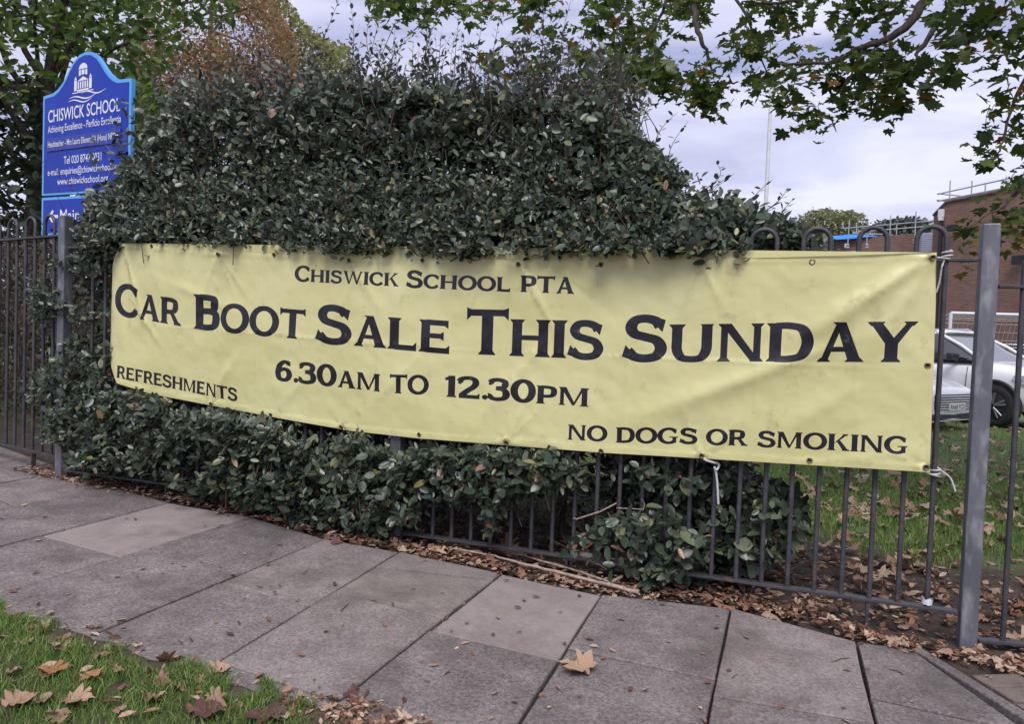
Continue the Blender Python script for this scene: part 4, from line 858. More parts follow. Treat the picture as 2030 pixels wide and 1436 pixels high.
# the rest of the crown, out of the frame, thickened to shade the banner
for _ in range(6000):
    v = rv()[0] * random.random() ** .4; p = np.array([5.0, 4.6, 6.9]) + v * np.array([3.9, 4.6, 2.3])
    if p[2] < 4.5: continue
    MP.append(p); MD.append(rv()[0]); MN.append(np.array([0, 0, 1]) + rng.normal(size=3) * .4); MS.append(.17); MT.append(0)
MP, MD, MN, MS, MT = map(np.array, (MP, MD, MN, MS, MT))
dep = (MP - CAM) @ fw; uu_ = CX + FPX * ((MP - CAM) @ rt) / dep; vv_ = CY - FPX * ((MP - CAM) @ up) / dep
ok = (uu_ > 20) & (uu_ < 2010) & (vv_ > 10) & (vv_ < 700) & (MT == 0); idx = np.where(ok)[0]; idx = idx[np.argsort(-(MS / dep)[idx])][:300]
pick = np.zeros(len(MP), bool); pick[idx] = True
single_leaves(leaf_mesh('maple', MAPLE_V, MAPLE_T, M_maple1), MP[pick], MD[pick], MN[pick], MS[pick], maple)
def curl(V, a, b_, sd):
    q = np.random.default_rng(sd); W = V.copy(); W[:, 2] = V[:, 2] * a + b_ * (V[:, 1] - .4) ** 2 + q.normal(size=len(V)) * .035; W[:, 0] *= 1 - .18 * abs(a - 1) / 2; return W
var = rng.integers(0, 4, len(MP)); mw_ = rng.uniform(.75, 1.1, len(MP))
for vi, (a, b_) in enumerate([(1, 0), (3.2, -.25), (-2.2, .2), (2.0, .35)]):
    r_ = ~pick & (MT == 0) & (var == vi); leaves('foliage', curl(MAPLE_V, a, b_, vi), MAPLE_T, MP[r_], MD[r_], MN[r_], MS[r_], M_maple, maple, mw_[r_], kind='stuff')
r_ = MT == 1; single_leaves(leaf_mesh('maple_t', MAPLE_V, MAPLE_T, leafmat('turning_maple_leaf_single', [(0, (.08, .10, .025)), (.55, (.13, .14, .03)), (.8, (.24, .19, .04)), (1, (.34, .18, .05))], rough=.5, trans=.4, obj=True)), MP[r_], MD[r_], MN[r_], MS[r_], maple)
# side twigs that carry the leaves
mb = MB()
for i in rng.choice(np.where(ok)[0], 260, replace=False):
    p = MP[i]; e = p + np.array([random.uniform(.0, .12), random.uniform(-.06, .06), random.uniform(.02, .12)]); mb.tube([p, (p + e) / 2 + rng.normal(size=3) * .02, e], [.0015, .002, .003], 4, 0, False)
o = mb.build('twigs', M_wood, maple); o['kind'] = 'stuff'

def crown_tree(name, label, polys, d0, d1, n, size, mat, trunk, tmpl=(SIMPLE_V, SIMPLE_T), thr=-.25, fscale=1.2, group=None, up_=.7, tr=.16, extra=()):
    t = tree(name, (trunk[0][0], trunk[0][1], trunk[0][2]), label, 'tree', group)
    limb(t, trunk, tr, tr * .35, 'trunk', 10, .01)
    P = []
    tot = sum(w for _, w in polys)
    for poly, w in polys:
        k = 0; tries = 0; m = int(n * w / tot)
        while k < m:
            x, y = sample(poly, 1)[0]; d = random.uniform(d0, d1); p = at(x, y, d); tries += 1
            if noise.noise(tuple(p * fscale)) < thr and tries < m * 8: continue
            P.append(p); k += 1
    P = np.array(P); nn_ = len(P)
    # limbs reach from the trunk into the crown
    for i in rng.choice(nn_, 14, replace=False):
        b_ = np.array(trunk[-2]) + (np.array(trunk[-1]) - np.array(trunk[-2])) * random.random(); e = P[i]; m_ = (b_ + e) / 2 + np.array([0, 0, .25]) + rng.normal(size=3) * .15
        limb(t, [b_, m_, e], tr * .3, .008, 'branch', 6, .015)
    a = rv(nn_); D = a * [1, 1, .6] + [0, 0, -.35]; Nn = rv(nn_) * .7 + [0, -.25, up_]
    leaves('crown', tmpl[0], tmpl[1], P, D, Nn, size * rng.uniform(.6, 1.2, nn_), mat, t)
    return t
M_tg = leafmat('green_tree_leaf', [(0, (.055, .105, .026)), (.5, (.10, .17, .038)), (.85, (.16, .23, .055)), (1, (.24, .26, .07))], rough=.5, trans=.5)
M_tdk = leafmat('dark_tree_leaf', [(0, (.022, .036, .015)), (.6, (.038, .058, .022)), (1, (.07, .085, .035))], rough=.55, trans=.15)
M_trust = leafmat('rusty_tree_leaf', [(0, (.22, .11, .055)), (.5, (.32, .175, .085)), (.8, (.36, .25, .12)), (1, (.24, .24, .08))], rough=.7, trans=.4)
M_tyel = leafmat('yellow_green_tree_leaf', [(0, (.17, .18, .055)), (.5, (.25, .25, .085)), (1, (.33, .30, .12))], rough=.6, trans=.4)
M_tfar = leafmat('far_tree_leaf', [(0, (.16, .175, .08)), (.5, (.23, .24, .115)), (1, (.30, .30, .16))], rough=.7, trans=.35)
M_ced = leafmat('cedar_needles', [(0, (.055, .075, .06)), (.6, (.085, .11, .085)), (1, (.12, .14, .11))], rough=.7, trans=.1)
def g0(x, y, dz=-.2): return (x, y, gz(x, y) + dz)
crown_tree('broadleaf_tree', 'green leafy tree standing behind the blue school sign at the top left', [([(-260, -260), (470, -260), (470, 30), (420, 70), (350, 100), (335, 140), (285, 170), (262, 200), (200, 120), (160, 100), (90, 190), (-260, 240)], 1.0)], 8.0, 11.0, 9000, .125, M_tg, [g0(-6.6, 9.8), (-6.5, 9.8, 1.6), (-6.3, 9.6, 3.3), (-5.9, 9.4, 5.2)], (OVAL_V, OVAL_T), -.12, .9)
crown_tree('evergreen_shrub', 'dark dense shrub in the shade behind the left railings and the blue sign', [([(-300, 150), (95, 150), (300, 170), (330, 260), (330, 520), (-300, 520)], 1.0)], 8.6, 11.5, 6500, .15, M_tdk, [g0(-5.9, 10.4), (-5.8, 10.3, .8), (-5.7, 10.2, 1.6), (-5.5, 10.0, 2.6)], (OVAL_V, OVAL_T), -.5, .9, tr=.09)
crown_tree('leafy_shrub', 'bright green shrub between the blue sign and the evergreen hedge', [([(240, 175), (290, 160), (340, 170), (400, 190), (380, 260), (260, 300), (240, 260)], 1.0)], 7.2, 8.2, 1500, .075, M_tg, [g0(-3.4, 7.6), (-3.4, 7.6, 1.4), (-3.3, 7.5, 2.4), (-3.2, 7.5, 3.0)], (OVAL_V, OVAL_T), -.4, 1.2, tr=.04)
crown_tree('rusty_tree', 'rust brown autumn tree behind the hedge at the upper left', [([(240, 90), (290, 0), (370, -80), (480, -70), (550, 10), (590, 90), (580, 190), (500, 225), (330, 225), (260, 190)], 1.0)], 15, 19, 17000, .095, M_trust, [g0(-7.4, 17, -.4), (-7.4, 17, 3), (-7.3, 17, 6), (-7.2, 17, 9)], (SIMPLE_V, SIMPLE_T), -.3, .55, tr=.12)
crown_tree('yellow_green_tree', 'pale yellow green tree far behind the hedge shoots', [([(430, -60), (540, -60), (590, 30), (640, 75), (690, 90), (700, 150), (690, 200), (400, 215), (420, 60)], 1.0)], 27, 32, 6500, .24, M_tyel, [g0(-9.5, 29.5, -.4), (-9.5, 29.5, 5), (-9.4, 29.5, 9), (-9.4, 29.5, 13)], (SIMPLE_V, SIMPLE_T), -.1, .35, tr=.3)
crown_tree('plane_tree', 'distant pale green tree above the lower school building', [([(1578, 445), (1590, 425), (1612, 416), (1640, 412), (1665, 420), (1690, 416), (1712, 425), (1728, 445), (1735, 500), (1570, 500)], 1.0)], 66, 72, 5200, .42, M_tfar, [g0(30.8, 69, -1), (30.8, 69, 4), (30.8, 69, 8), (30.8, 69, 12)], (SIMPLE_V, SIMPLE_T), -.25, .28, tr=.4)
CED = [([(1730, 446 + 9 * k - 6 * (k % 2)), (1760, 436 + 9 * k), (1800, 432 + 9 * k), (1845, 437 + 9 * k), (1850, 440 + 9 * k), (1800, 438 + 9 * k), (1740, 450 + 9 * k)], 1.0) for k in range(5)]
crown_tree('cedar_tree', 'distant dark cedar with flat tiers of branches beside the tall brick building', CED, 55, 60, 4200, .38, M_ced, [g0(31.5, 58, -1), (31.5, 58, 5), (31.5, 58, 9), (31.5, 58, 12)], (SIMPLE_V, SIMPLE_T), -.35, .3, tr=.4)
# far planting that closes the view at ground level
for (x0, x1, y_, h, nm, lb) in [(-45, 8, 48, 7.0, 'far_hedge', 'row of far dark bushes closing the school field behind the hedge')]:
    n = 9000; P = np.column_stack([rng.uniform(x0, x1, n), y_ + rng.uniform(0, 4, n), rng.random(n) ** .8 * h * (0.6 + .0 * rng.random(n))])
    fh = root(nm, (-20, 50, 0), lb, 'bushes'); leaves('foliage', SIMPLE_V, SIMPLE_T, P, rv(n), rv(n) * .7 + [0, -.3, .6], rng.uniform(.4, .8, n), M_tdk, fh, kind='stuff')
# ------------------------------------------------------------------ school sign
M_blue = surf('blue_sign_face', (.008, .036, .36), (.011, .046, .42), 3, .4, spec=.2)
M_navy = surf('navy_plate', (.008, .025, .28), (.012, .035, .32), 3, .3)
M_lblue = surf('light_blue_edge', (.10, .38, .80), (.12, .42, .82), 4, .35)
M_swhite = surf('white_print', (.78, .78, .86), (.84, .84, .9), 10, .5)
def sign():
    a = at(83, 388, 6.4); b = at(257, 377, 5.67); zb = (a[2] + b[2]) / 2 + .0
    ax = np.array([b[0] - a[0], b[1] - a[1]]); W = np.linalg.norm(ax); ax /= W; nrm_ = np.array([ax[1], -ax[0]])
    Hs = at(83, 193, 6.4)[2] - a[2]
    rootp = root('school_sign', (a[0], a[1], gz(a[0], a[1])), 'blue school name board with a domed top and light blue border standing behind the hedge', 'sign')
    def P(x, z, o=0.0): return (a[0] + ax[0] * x * W + nrm_[0] * o, a[1] + ax[1] * x * W + nrm_[1] * o, a[2] + (b[2] - a[2]) * x + z * Hs)
    prof = [(0, 1), (.12, 1.01), (.18, 1.04), (.235, 1.09), (.28, 1.15), (.325, 1.22), (.37, 1.28), (.43, 1.325), (.5, 1.34), (.57, 1.325), (.63, 1.28), (.675, 1.22), (.72, 1.15), (.765, 1.09), (.82, 1.04), (.88, 1.01), (1, 1)]
    def board(nm, outline, m, o0, o1, par):
        n = len(outline); mb = MB(); mb.add([P(x, z, o0) for x, z in outline] + [P(x, z, o1) for x, z in outline], [tuple(range(n)), tuple(reversed(range(n, 2 * n)))] + [(k, n + k, n + (k + 1) % n, (k + 1) % n) for k in range(n)])
        return mb.build(nm, m, par, fixn=True)
    out = [(0, 0)] + prof[:0] + [(1, 0)] + list(reversed(prof))
    cx, cz = .5, .6
    inn = [(x + (.5 - x) * .05 * (1 if abs(x - .5) > .3 else .9), z + (.022 if z < .01 else -.03)) for x, z in out]
    mainb = board('main_board', out, M_lblue, .0, -.03, rootp); board('board_face', inn, M_blue, .004, .0005, mainb)
    lo = [(0, -.40), (1, -.40), (1, -.022), (0, -.022)]; li = [(.025, -.375), (.975, -.375), (.975, -.048), (.025, -.048)]
    lowb = board('direction_board', lo, M_lblue, .0, -.03, rootp); board('board_face', li, M_blue, .004, .0005, lowb)
    pl = board('name_plate', [(.07, .435), (.91, .435), (.91, .56), (.07, .56)], M_navy, .012, .0045, mainb)
    for x in (.12, .88):
        p = P(x, 0, -.055); mb = MB(); mb.box((p[0], p[1], (a[2] + Hs * .9 + gz(p[0], p[1])) / 2 - .1), .06, .05, a[2] + Hs * .9 - gz(p[0], p[1]) + .2, ax); mb.build('post', M_steel, rootp)
    def text(s, xc, z0, h, xw, o, par, nm='lettering', bold=0.0):
        cu = bpy.data.curves.new('t', 'FONT'); cu.body = s; cu.size = 1; cu.offset = bold; cu.resolution_u = 3
        ob = bpy.data.objects.new('t', cu); col.objects.link(ob); dg = bpy.context.evaluated_depsgraph_get(); me = bpy.data.meshes.new_from_object(ob.evaluated_get(dg))
        vv = [v.co.copy() for v in me.vertices]; ff = [tuple(p.vertices) for p in me.polygons]; bpy.data.objects.remove(ob); bpy.data.curves.remove(cu); bpy.data.meshes.remove(me)
        x0, x1 = min(v.x for v in vv), max(v.x for v in vv)
        mb = MB(); mb.add([P(xc - xw / 2 + (v.x - x0) / (x1 - x0) * xw, z0 + v.y / .72 * h, o) for v in vv], ff); return mb.build(nm, M_swhite, par)
    text('CHISWICK SCHOOL', .485, .725, .125, .82, .006, mainb, 'school_name', .008)
    text('Achieving Excellence - Perficio Excellentia', .49, .62, .072, .83, .006, mainb, 'motto', .004)
    text('Headteacher - Mrs Laura Ellener, BA (Hons) NPQH', .49, .473, .062, .80, .0145, mainb, 'name_plate_text', .004)
    text('Tel 020 8747 0031', .49, .295, .078, .43, .006, mainb, 'telephone_number', .004)
    text('e-mail: enquiries@chiswickschool.org', .49, .195, .068, .82, .006, mainb, 'email_address', .004)
    text('www.chiswickschool.org', .49, .095, .070, .58, .006, mainb, 'web_address', .004)
    text('Main Entrance', .60, -.265, .12, .72, .006, lowb, 'direction_text', .006)
    mb = MB(); mb.add([P(x, z, .006) for x, z in [(.09, -.215), (.145, -.15), (.165, -.165), (.14, -.20), (.215, -.20), (.215, -.232), (.14, -.232), (.165, -.265), (.145, -.28)]], [(0, 1, 2, 3), (3, 4, 5, 6), (0, 3, 6), (0, 6, 7, 8)]); mb.build('arrow', M_swhite, lowb)
    # crest: a domed villa over two waves
    mb = MB()
    def poly(pts, o=.006): mb.add([P(x, z, o) for x, z in pts], [tuple(range(len(pts)))])
    poly([(.385, .985), (.415, .985), (.415, 1.085), (.385, 1.085)]); poly([(.385, 1.09), (.415, 1.09), (.40, 1.125)])
    poly([(.555, .985), (.585, .985), (.585, 1.085), (.555, 1.085)]); poly([(.555, 1.09), (.585, 1.09), (.57, 1.125)])
    for k in range(5): x = .425 + k * .026; poly([(x, 1.0), (x + .016, 1.0), (x + .016, 1.065), (x, 1.065)])
    poly([(.42, .975), (.55, .975), (.55, .993), (.42, .993)]); poly([(.42, 1.072), (.55, 1.072), (.485, 1.112)])
    poly([(.365, .962), (.605, .962), (.605, .971), (.365, .971)])
    poly([(.437, 1.12), (.46, 1.125), (.46, 1.175), (.437, 1.175)]); poly([(.468, 1.13), (.502, 1.13), (.502, 1.175), (.468, 1.175)]); poly([(.510, 1.125), (.533, 1.12), (.533, 1.175), (.510, 1.175)])
    poly([(.435, 1.183)] + [(.485 + .05 * math.cos(R_(t)), 1.183 + .055 * math.sin(R_(t))) for t in (0, 30, 60, 90, 120, 150)])
    for (x0, z0, h) in [(.33, .915, .012), (.47, .945, .010), (.32, .885, .010)]:
        pts = [(x0 + .30 * k / 12 if h != .010 else x0 + .27 * k / 12, z0 + .018 * math.sin(k / 12 * 2 * math.pi * 1.0 + .4)) for k in range(13)]
        for k in range(12):
            w = h * math.sin(math.pi * (k + .5) / 12) + .003; poly([(pts[k][0], pts[k][1] - w / 2), (pts[k + 1][0], pts[k + 1][1] - w / 2), (pts[k + 1][0], pts[k + 1][1] + w / 2), (pts[k][0], pts[k][1] + w / 2)])
    mb.build('crest', M_swhite, mainb)
sign()

# ------------------------------------------------------------------ brick buildings
def brickmat(name, c1, c2, mo, scale):
    m, n, l, b = newmat(name); t = n.new('ShaderNodeTexCoord'); br = n.new('ShaderNodeTexBrick')
    br.inputs['Scale'].default_value = scale; br.inputs['Brick Width'].default_value = .225; br.inputs['Row Height'].default_value = .075; br.inputs['Mortar Size'].default_value = .010; br.inputs['Bias'].default_value = -.2
    br.inputs['Color1'].default_value = (*c1, 1); br.inputs['Color2'].default_value = (*c2, 1); br.inputs['Mortar'].default_value = (*mo, 1)
    l.new(t.outputs['UV'], br.inputs['Vector']); a = n.new('ShaderNodeTexNoise'); a.inputs['Scale'].default_value = .8; a.inputs['Detail'].default_value = 6; l.new(t.outputs['Object'], a.inputs['Vector'])
    hs = n.new('ShaderNodeHueSaturation'); mr = n.new('ShaderNodeMapRange'); mr.inputs['To Min'].default_value = .7; mr.inputs['To Max'].default_value = 1.3; l.new(a.outputs['Fac'], mr.inputs[0]); l.new(mr.outputs[0], hs.inputs['Value']); l.new(br.outputs['Color'], hs.inputs['Color'])
    l.new(hs.outputs[0], b.inputs['Base Color']); b.inputs['Roughness'].default_value = .9
    bp = n.new('ShaderNodeBump'); bp.inputs['Strength'].default_value = .6; bp.inputs['Distance'].default_value = .01; bp.invert = True; l.new(br.outputs['Fac'], bp.inputs['Height']); l.new(bp.outputs[0], b.inputs['Normal'])
    return m
M_brick = brickmat('brown_red_brick', (.17, .083, .066), (.24, .125, .098), (.20, .145, .125), 1.0)
M_brick2 = brickmat('red_brick', (.20, .10, .08), (.27, .145, .115), (.23, .17, .15), 1.0)
M_cope = surf('coping', (.10, .075, .07), (.15, .12, .11), 6, .9)
M_dark = surf('black_plastic', (.012, .012, .014), (.022, .022, .025), 20, .5)
M_wt = surf('white_metal', (.62, .62, .66), (.72, .72, .75), 12, .45)
M_tubeM = surf('scaffold_steel', (.36, .36, .40), (.46, .46, .50), 20, .45, metallic=.4)
M_tarp = surf('blue_tarpaulin', (.01, .20, .62), (.02, .28, .75), 3, .5, bump=.6, bscale=6)
M_shut = surf('grey_blue_panel', (.30, .33, .42), (.36, .39, .48), 3, .5)
def wall(nm, pts, z0, zt, mat, parent, th=.3):
    """vertical walls along a ground polyline, each a box with brick UVs"""
    for k in range(len(pts) - 1):
        a, b = np.array(pts[k], float), np.array(pts[k + 1], float); u = (b - a) / np.linalg.norm(b - a); n_ = np.array([-u[1], u[0]]); L_ = np.linalg.norm(b - a)
        za, zc = (zt[k], zt[k + 1])
        me = bpy.data.meshes.new(nm); off = world_off(parent)
        V = [(*a, z0), (*b, z0), (*b, zc), (*a, za), (*(a + n_ * th), z0), (*(b + n_ * th), z0), (*(b + n_ * th), zc), (*(a + n_ * th), za)]
        F_ = [(0, 1, 2, 3), (5, 4, 7, 6), (4, 0, 3, 7), (1, 5, 6, 2), (3, 2, 6, 7)]
        me.from_pydata([(x - off.x, y - off.y, z - off.z) for x, y, z in V], [], F_); uv = me.uv_layers.new(name='uv'); me.materials.append(mat)
        for p in me.polygons:
            for li in p.loop_indices:
                v = V[me.loops[li].vertex_index]; q = np.array(v[:2]) - a; uu = q @ u + (q @ n_); uv.data[li].uv = (uu + k * .1, v[2])
        o = bpy.data.objects.new(nm, me); col.objects.link(o); o.parent = parent
def big_building():
    c = at(1876, 402, 25.0); c2 = at(2030, 366, 22.9); d = (c2 - c)[:2]; d /= np.linalg.norm(d); e = c[:2] + d * 3.2; lf = at(1851, 428, 25.6)
    bz = root('school_hall', (c[0], c[1], -.3), 'tall brown brick school building with a sloping parapet at the right edge', 'building')
    zt = c[2]; zl = lf[2]
    back = c[:2] + np.array([d[1], -d[0]]) * -9.0
    bk = lf[:2] + np.array([3.6, 5.0])
    wall('wall', [bk, lf[:2], c[:2], e, e + np.array([3.2, 12.0])], -.6, [zl, zl, zt, zt + .17, zt + .17], M_brick, bz)
    mb = MB(); m_ = (c[:2] + e) / 2; n_ = np.array([-d[1], d[0]])
    mb.tube([(c[0], c[1], zt + .03), (e[0], e[1], zt + .20)], .07, 6); mb.build('coping', M_cope, bz)
    mb = MB(); mb.tube([(lf[0], lf[1], zl + .02), (c[0], c[1], zt + .02)], .06, 6); mb.build('coping', M_cope, bz)
    inw = np.array([-d[1], d[0]])
    if inw[0] < 0: inw = -inw
    mb = MB(); ff = c[:2] * .55 + lf[:2] * .45 + np.array([-.04, -.14])
    mb.tube([(ff[0], ff[1], zt - .55), (ff[0], ff[1], -.3)], .06, 8); mb.build('downpipe', M_dark, bz)
    mb = MB(); mb.box((ff[0], ff[1], zt - .36), .18, .16, .30, d); mb.box((ff[0] - .02, ff[1] - .02, zt - .56), .14, .14, .10, d); mb.build('hopper', M_wt, bz, bevel=.02)
    lp = at(1888, 449, 24.5); mb = MB(); mb.tube([(ff[0], ff[1], lp[2] + .02), tuple(lp)], .025, 6); mb.box((lp[0], lp[1], lp[2] - .05), .28, .2, .2, d); mb.build('floodlight', M_dark, bz, bevel=.03)
    v = at(2024, 516, 22.8); mb = MB(); mb.box((v[0] - .1, v[1] - .02, v[2]), .35, .12, .28, d); mb.build('vent', M_dark, bz)
    # scaffold handrail above the roof
    sc = root('scaffolding', (c[0], c[1], zt), 'grey scaffold handrail standing above the sloping roof of the tall brick building', 'scaffolding')
    def rod(a, b_, r=.024): mb = MB(); mb.tube([a, b_], r, 6); mb.build('tube', M_tubeM, sc)
    A = at(1858, 385, 25.4); B_ = at(2040, 345, 22.9); rod(A, A + (B_ - A) * 1.6)
    A2 = at(1858, 399, 25.4); B2 = at(2040, 363, 22.9); rod(A2, A2 + (B2 - A2) * 1.6)
    rod(at(1860, 384, 25.0), at(1920, 390, 27.5)); rod(at(1858, 397, 25.0), at(1920, 402, 27.5))
    for x, y0, y1, dd in [(1884, 358, 402, 25.0), (1927, 358, 398, 24.4), (1954, 362, 394, 24.0), (1995, 350, 386, 23.4), (2030, 340, 372, 22.9)]: rod(at(x, y0, dd), at(x - 2, y1, dd))
big_building()
def low_building():
    c0 = at(1600, 478, 33.0); c1 = at(1858, 460, 30.0); ln_ = (c1 - c0); d = ln_[:2] / np.linalg.norm(ln_[:2]); e0 = c0[:2] - d * 10
    bz = root('low_school_building', (c0[0], c0[1], -.4), 'lower red brick school building with blue tarpaulin on its roof behind the fence hoops', 'building')
    zt = c0[2]; ze = c0[2] - (c1[2] - c0[2]) / np.linalg.norm(ln_[:2]) * 10
    wall('wall', [e0, c1[:2]], -.8, [ze, c1[2]], M_brick2, bz)
    nb = np.array([-d[1], d[0]])
    r0, r1 = e0 + nb * 8, c1[:2] + nb * 8
    mb = MB(); mb.add([(*(e0 + nb * .3), ze - .02), (*(c1[:2] + nb * .3), c1[2] - .02), (*r1, c1[2] - .02), (*r0, ze - .02)], [(0, 1, 2, 3)]); mb.build('roof', M_cope, bz)
    # tarpaulin
    V = []; pts = [(1637, 470, 1640, 466), (1660, 475, 1665, 465), (1690, 473, 1690, 462), (1715, 470, 1718, 463), (1755, 467, 1752, 465.5)]
    tp = root('tarpaulin', at(1690, 468, 31.4), 'bright blue tarpaulin stretched along the roof edge of the lower school building', 'tarpaulin')
    mb = MB(); b_ = [at(x0, y0, 31.9 - .6 * k / 4) for k, (x0, y0, x1, y1) in enumerate(pts)]; t_ = [at(x1, y1, 32.1 - .6 * k / 4) + np.array([0, .4, 0]) for k, (x0, y0, x1, y1) in enumerate(pts)]
    bk = [p + np.array([.2, 2.5, .1]) for p in t_]
    mb.add(b_ + t_ + bk, [(k, k + 1, 6 + k, 5 + k) for k in range(4)] + [(5 + k, 6 + k, 11 + k, 10 + k) for k in range(4)], 0, False); mb.build('sheet', M_tarp, tp)
    mb = MB(); A = at(1640, 472, 32.2); mb.tube([A, at(1634, 482, 32.1), at(1634, 492, 32)], .05, 5); mb.build('hanging_edge', M_tarp, tp)
    # notice board
    q = at(1684, 506, 31.2); mb = MB(); sg = root('notice_sign', q, 'blue sign with a white border on the lower brick wall above the banner edge', 'sign')
    q0, q1 = at(1663, 514, 31.6), at(1705, 513, 31.2); dq = (q1 - q0)[:2]; L_ = np.linalg.norm(dq); dq /= L_; nq = np.array([dq[1], -dq[0]])
    cq = (q0 + q1) / 2; mb.box((cq[0] + nq[0] * .05, cq[1] + nq[1] * .05, cq[2] + .02), L_, .05, .60, dq); sb = mb.build('board', M_swhite, sg)
    mb = MB(); mb.box((cq[0] + nq[0] * .082, cq[1] + nq[1] * .082, cq[2] + .02), L_ - .08, .012, .52, dq); mb.build('face', M_blue, sg)
    ar = cq[:2] + dq * (L_ * .36) + nq * .095
    mb = MB(); zq = cq[2] + .17; mb.add([(*(ar - dq * .1), zq), (*(ar + dq * .1), zq), (*ar, zq + .12), (*(ar - dq * .03), zq - .12), (*(ar + dq * .03), zq - .12), (*(ar + dq * .03), zq), (*(ar - dq * .03), zq)], [(0, 1, 2), (3, 4, 5, 6)]); mb.build('arrow', M_swhite, sg)
    # scaffold in front of the roof
    sc = root('scaffolding', at(1740, 450, 31), 'grey scaffold poles and rails along the roof edge of the lower brick building', 'scaffolding')
    def rod(a, b_, r=.026): mb = MB(); mb.tube([a, b_], r, 6); mb.build('tube', M_tubeM, sc)
    for x, y0, y1, x1, dd in [(1635, 437, 446, 1635, 32.4), (1671, 440, 453, 1671, 32.2), (1684, 436, 494, 1680, 31.0), (1698, 441, 463, 1698, 33), (1721, 440, 454, 1721, 32.6), (1719, 462, 494, 1718, 30.8), (1766, 427, 466, 1764, 30.6), (1778, 444, 466, 1777, 31.6), (1816, 419, 484, 1813, 29.8), (1738, 462, 464, 1738, 31)]: rod(at(x, y0, dd), at(x1, y1, dd))
    rod(at(1671, 453, 31.9), at(1850, 438, 29.6)); rod(at(1690, 461, 31.2), at(1850, 448, 29.6)); rod(at(1690, 463, 33), at(1770, 466, 33)); rod(at(1816, 434, 29.8), at(1858, 440, 33))
    for x, y in [(1680, 486), (1680, 491), (1718, 486), (1718, 491), (1813, 477), (1813, 482)]: p = at(x, y, 30.8 if x < 1800 else 29.8); mb = MB(); mb.tube([p + np.array([-.06, 0, 0]), p + np.array([.06, 0, 0])], .05, 6); mb.build('coupler', M_tubeM, sc)
    # roller shutter beside the tall building
    p0, p1 = at(1826, 464, 29.0), at(1849, 464, 28.8); pb = at(1826, 501, 29.0)
    sh = root('roof_cabin', (p0[0], p0[1], pb[2]), 'small grey blue metal cabin wall on the roof between the two brick buildings', 'cabin')
    mb = MB(); L_ = 1.0; mb.box(((p0[0] + p1[0]) / 2 + .1, (p0[1] + p1[1]) / 2, (p0[2] + pb[2]) / 2), .75, .5, p0[2] - pb[2], (1, -.1)); mb.build('panel', M_shut, sh)
    for k in range(9): mb = MB(); mb.box(((p0[0] + p1[0]) / 2 + .1, (p0[1] + p1[1]) / 2 - .255, pb[2] + (k + .5) * (p0[2] - pb[2]) / 9), .74, .02, .05, (1, -.1)); mb.build('slat', M_shut, sh)
    pc = at(1838, 502, 28.7); mb = MB(); mb.box((pc[0], pc[1], pc[2] - .02), 2.1, .6, .09, (1, -.1)); mb.build('ledge', M_cope, sh)
    mb = MB(); px = at(1676, 487, 31.0); mb.box((px[0], px[1], px[2]), .06, .06, .16, d); mb.build('wall_lamp', M_wt, bz)
low_building()
# tall thin mast
b_ = at(1511, 560, 20); tp_ = at(1522, 180, 20); mast = root('mast', (b_[0], b_[1], -.4), 'tall slender pale grey lamp mast rising against the sky', 'mast')
mb = MB(); vert = (tp_[2] + .6); mb.tube([(b_[0], b_[1], -.4), (b_[0], b_[1], 1.2), (b_[0] + .0, b_[1], vert + 1.6)], [.075, .066, .038], 10); mb.build('pole', M_wt, mast)
mb = MB(); mb.box((b_[0] - .05, b_[1], vert + 1.65), .5, .25, .12); mb.build('lamp_head', M_wt, mast, bevel=.03)
mb = MB(); mb.tube([(b_[0], b_[1], -.4), (b_[0], b_[1], .75)], .11, 10); mb.build('base', M_wt, mast)

# football goal
g0_ = at(1885, 621, 21.5); gz0 = gz(g0_[0], g0_[1])
goal = root('football_goal', (g0_[0], g0_[1], gz0), 'white football goal with a net in front of the brick wall behind the parked cars', 'goal')
gx = np.array([.985, -.17]); gd = np.array([.17, .985]); GW, GH = 5.2, g0_[2] - gz0
A = np.array([g0_[0], g0_[1], gz0]); Bq = A + np.array([*(gx * GW), 0]); zt = np.array([0, 0, GH])
for a, c, nm in [(A, A + zt, 'goal_post'), (Bq, Bq + zt, 'goal_post'), (A + zt, Bq + zt, 'crossbar')]: mb = MB(); mb.tube([a, c], .05, 10); mb.build(nm, M_wt, goal)
bk = np.array([*(gd * 1.3), 0])
for q in (A, Bq): mb = MB(); mb.tube([q + zt, q + zt + bk * .35 - zt * .03, q + bk], .022, 6); mb.tube([q, q + bk], .022, 6); mb.build('stay', M_wt, goal)
mb = MB(); N_ = 40
for k in range(N_ + 1):
    o = np.array([*(gx * GW * k / N_), 0]); mb.tube([A + o + zt, A + o + zt + bk * .3 - zt * .08, A + o + bk], .006, 4, 0, False)
for k in range(14):
    f = (k + .5) / 14; c = zt + (bk * .3 - zt * .08) * (f / .3) if f < .3 else (zt * .92 + bk * .3) + (bk - zt * .92 - bk * .3) * ((f - .3) / .7); mb.tube([A + c, Bq + c], .006, 4, 0, False)
o = mb.build('net', M_wt, goal); o['kind'] = 'stuff'

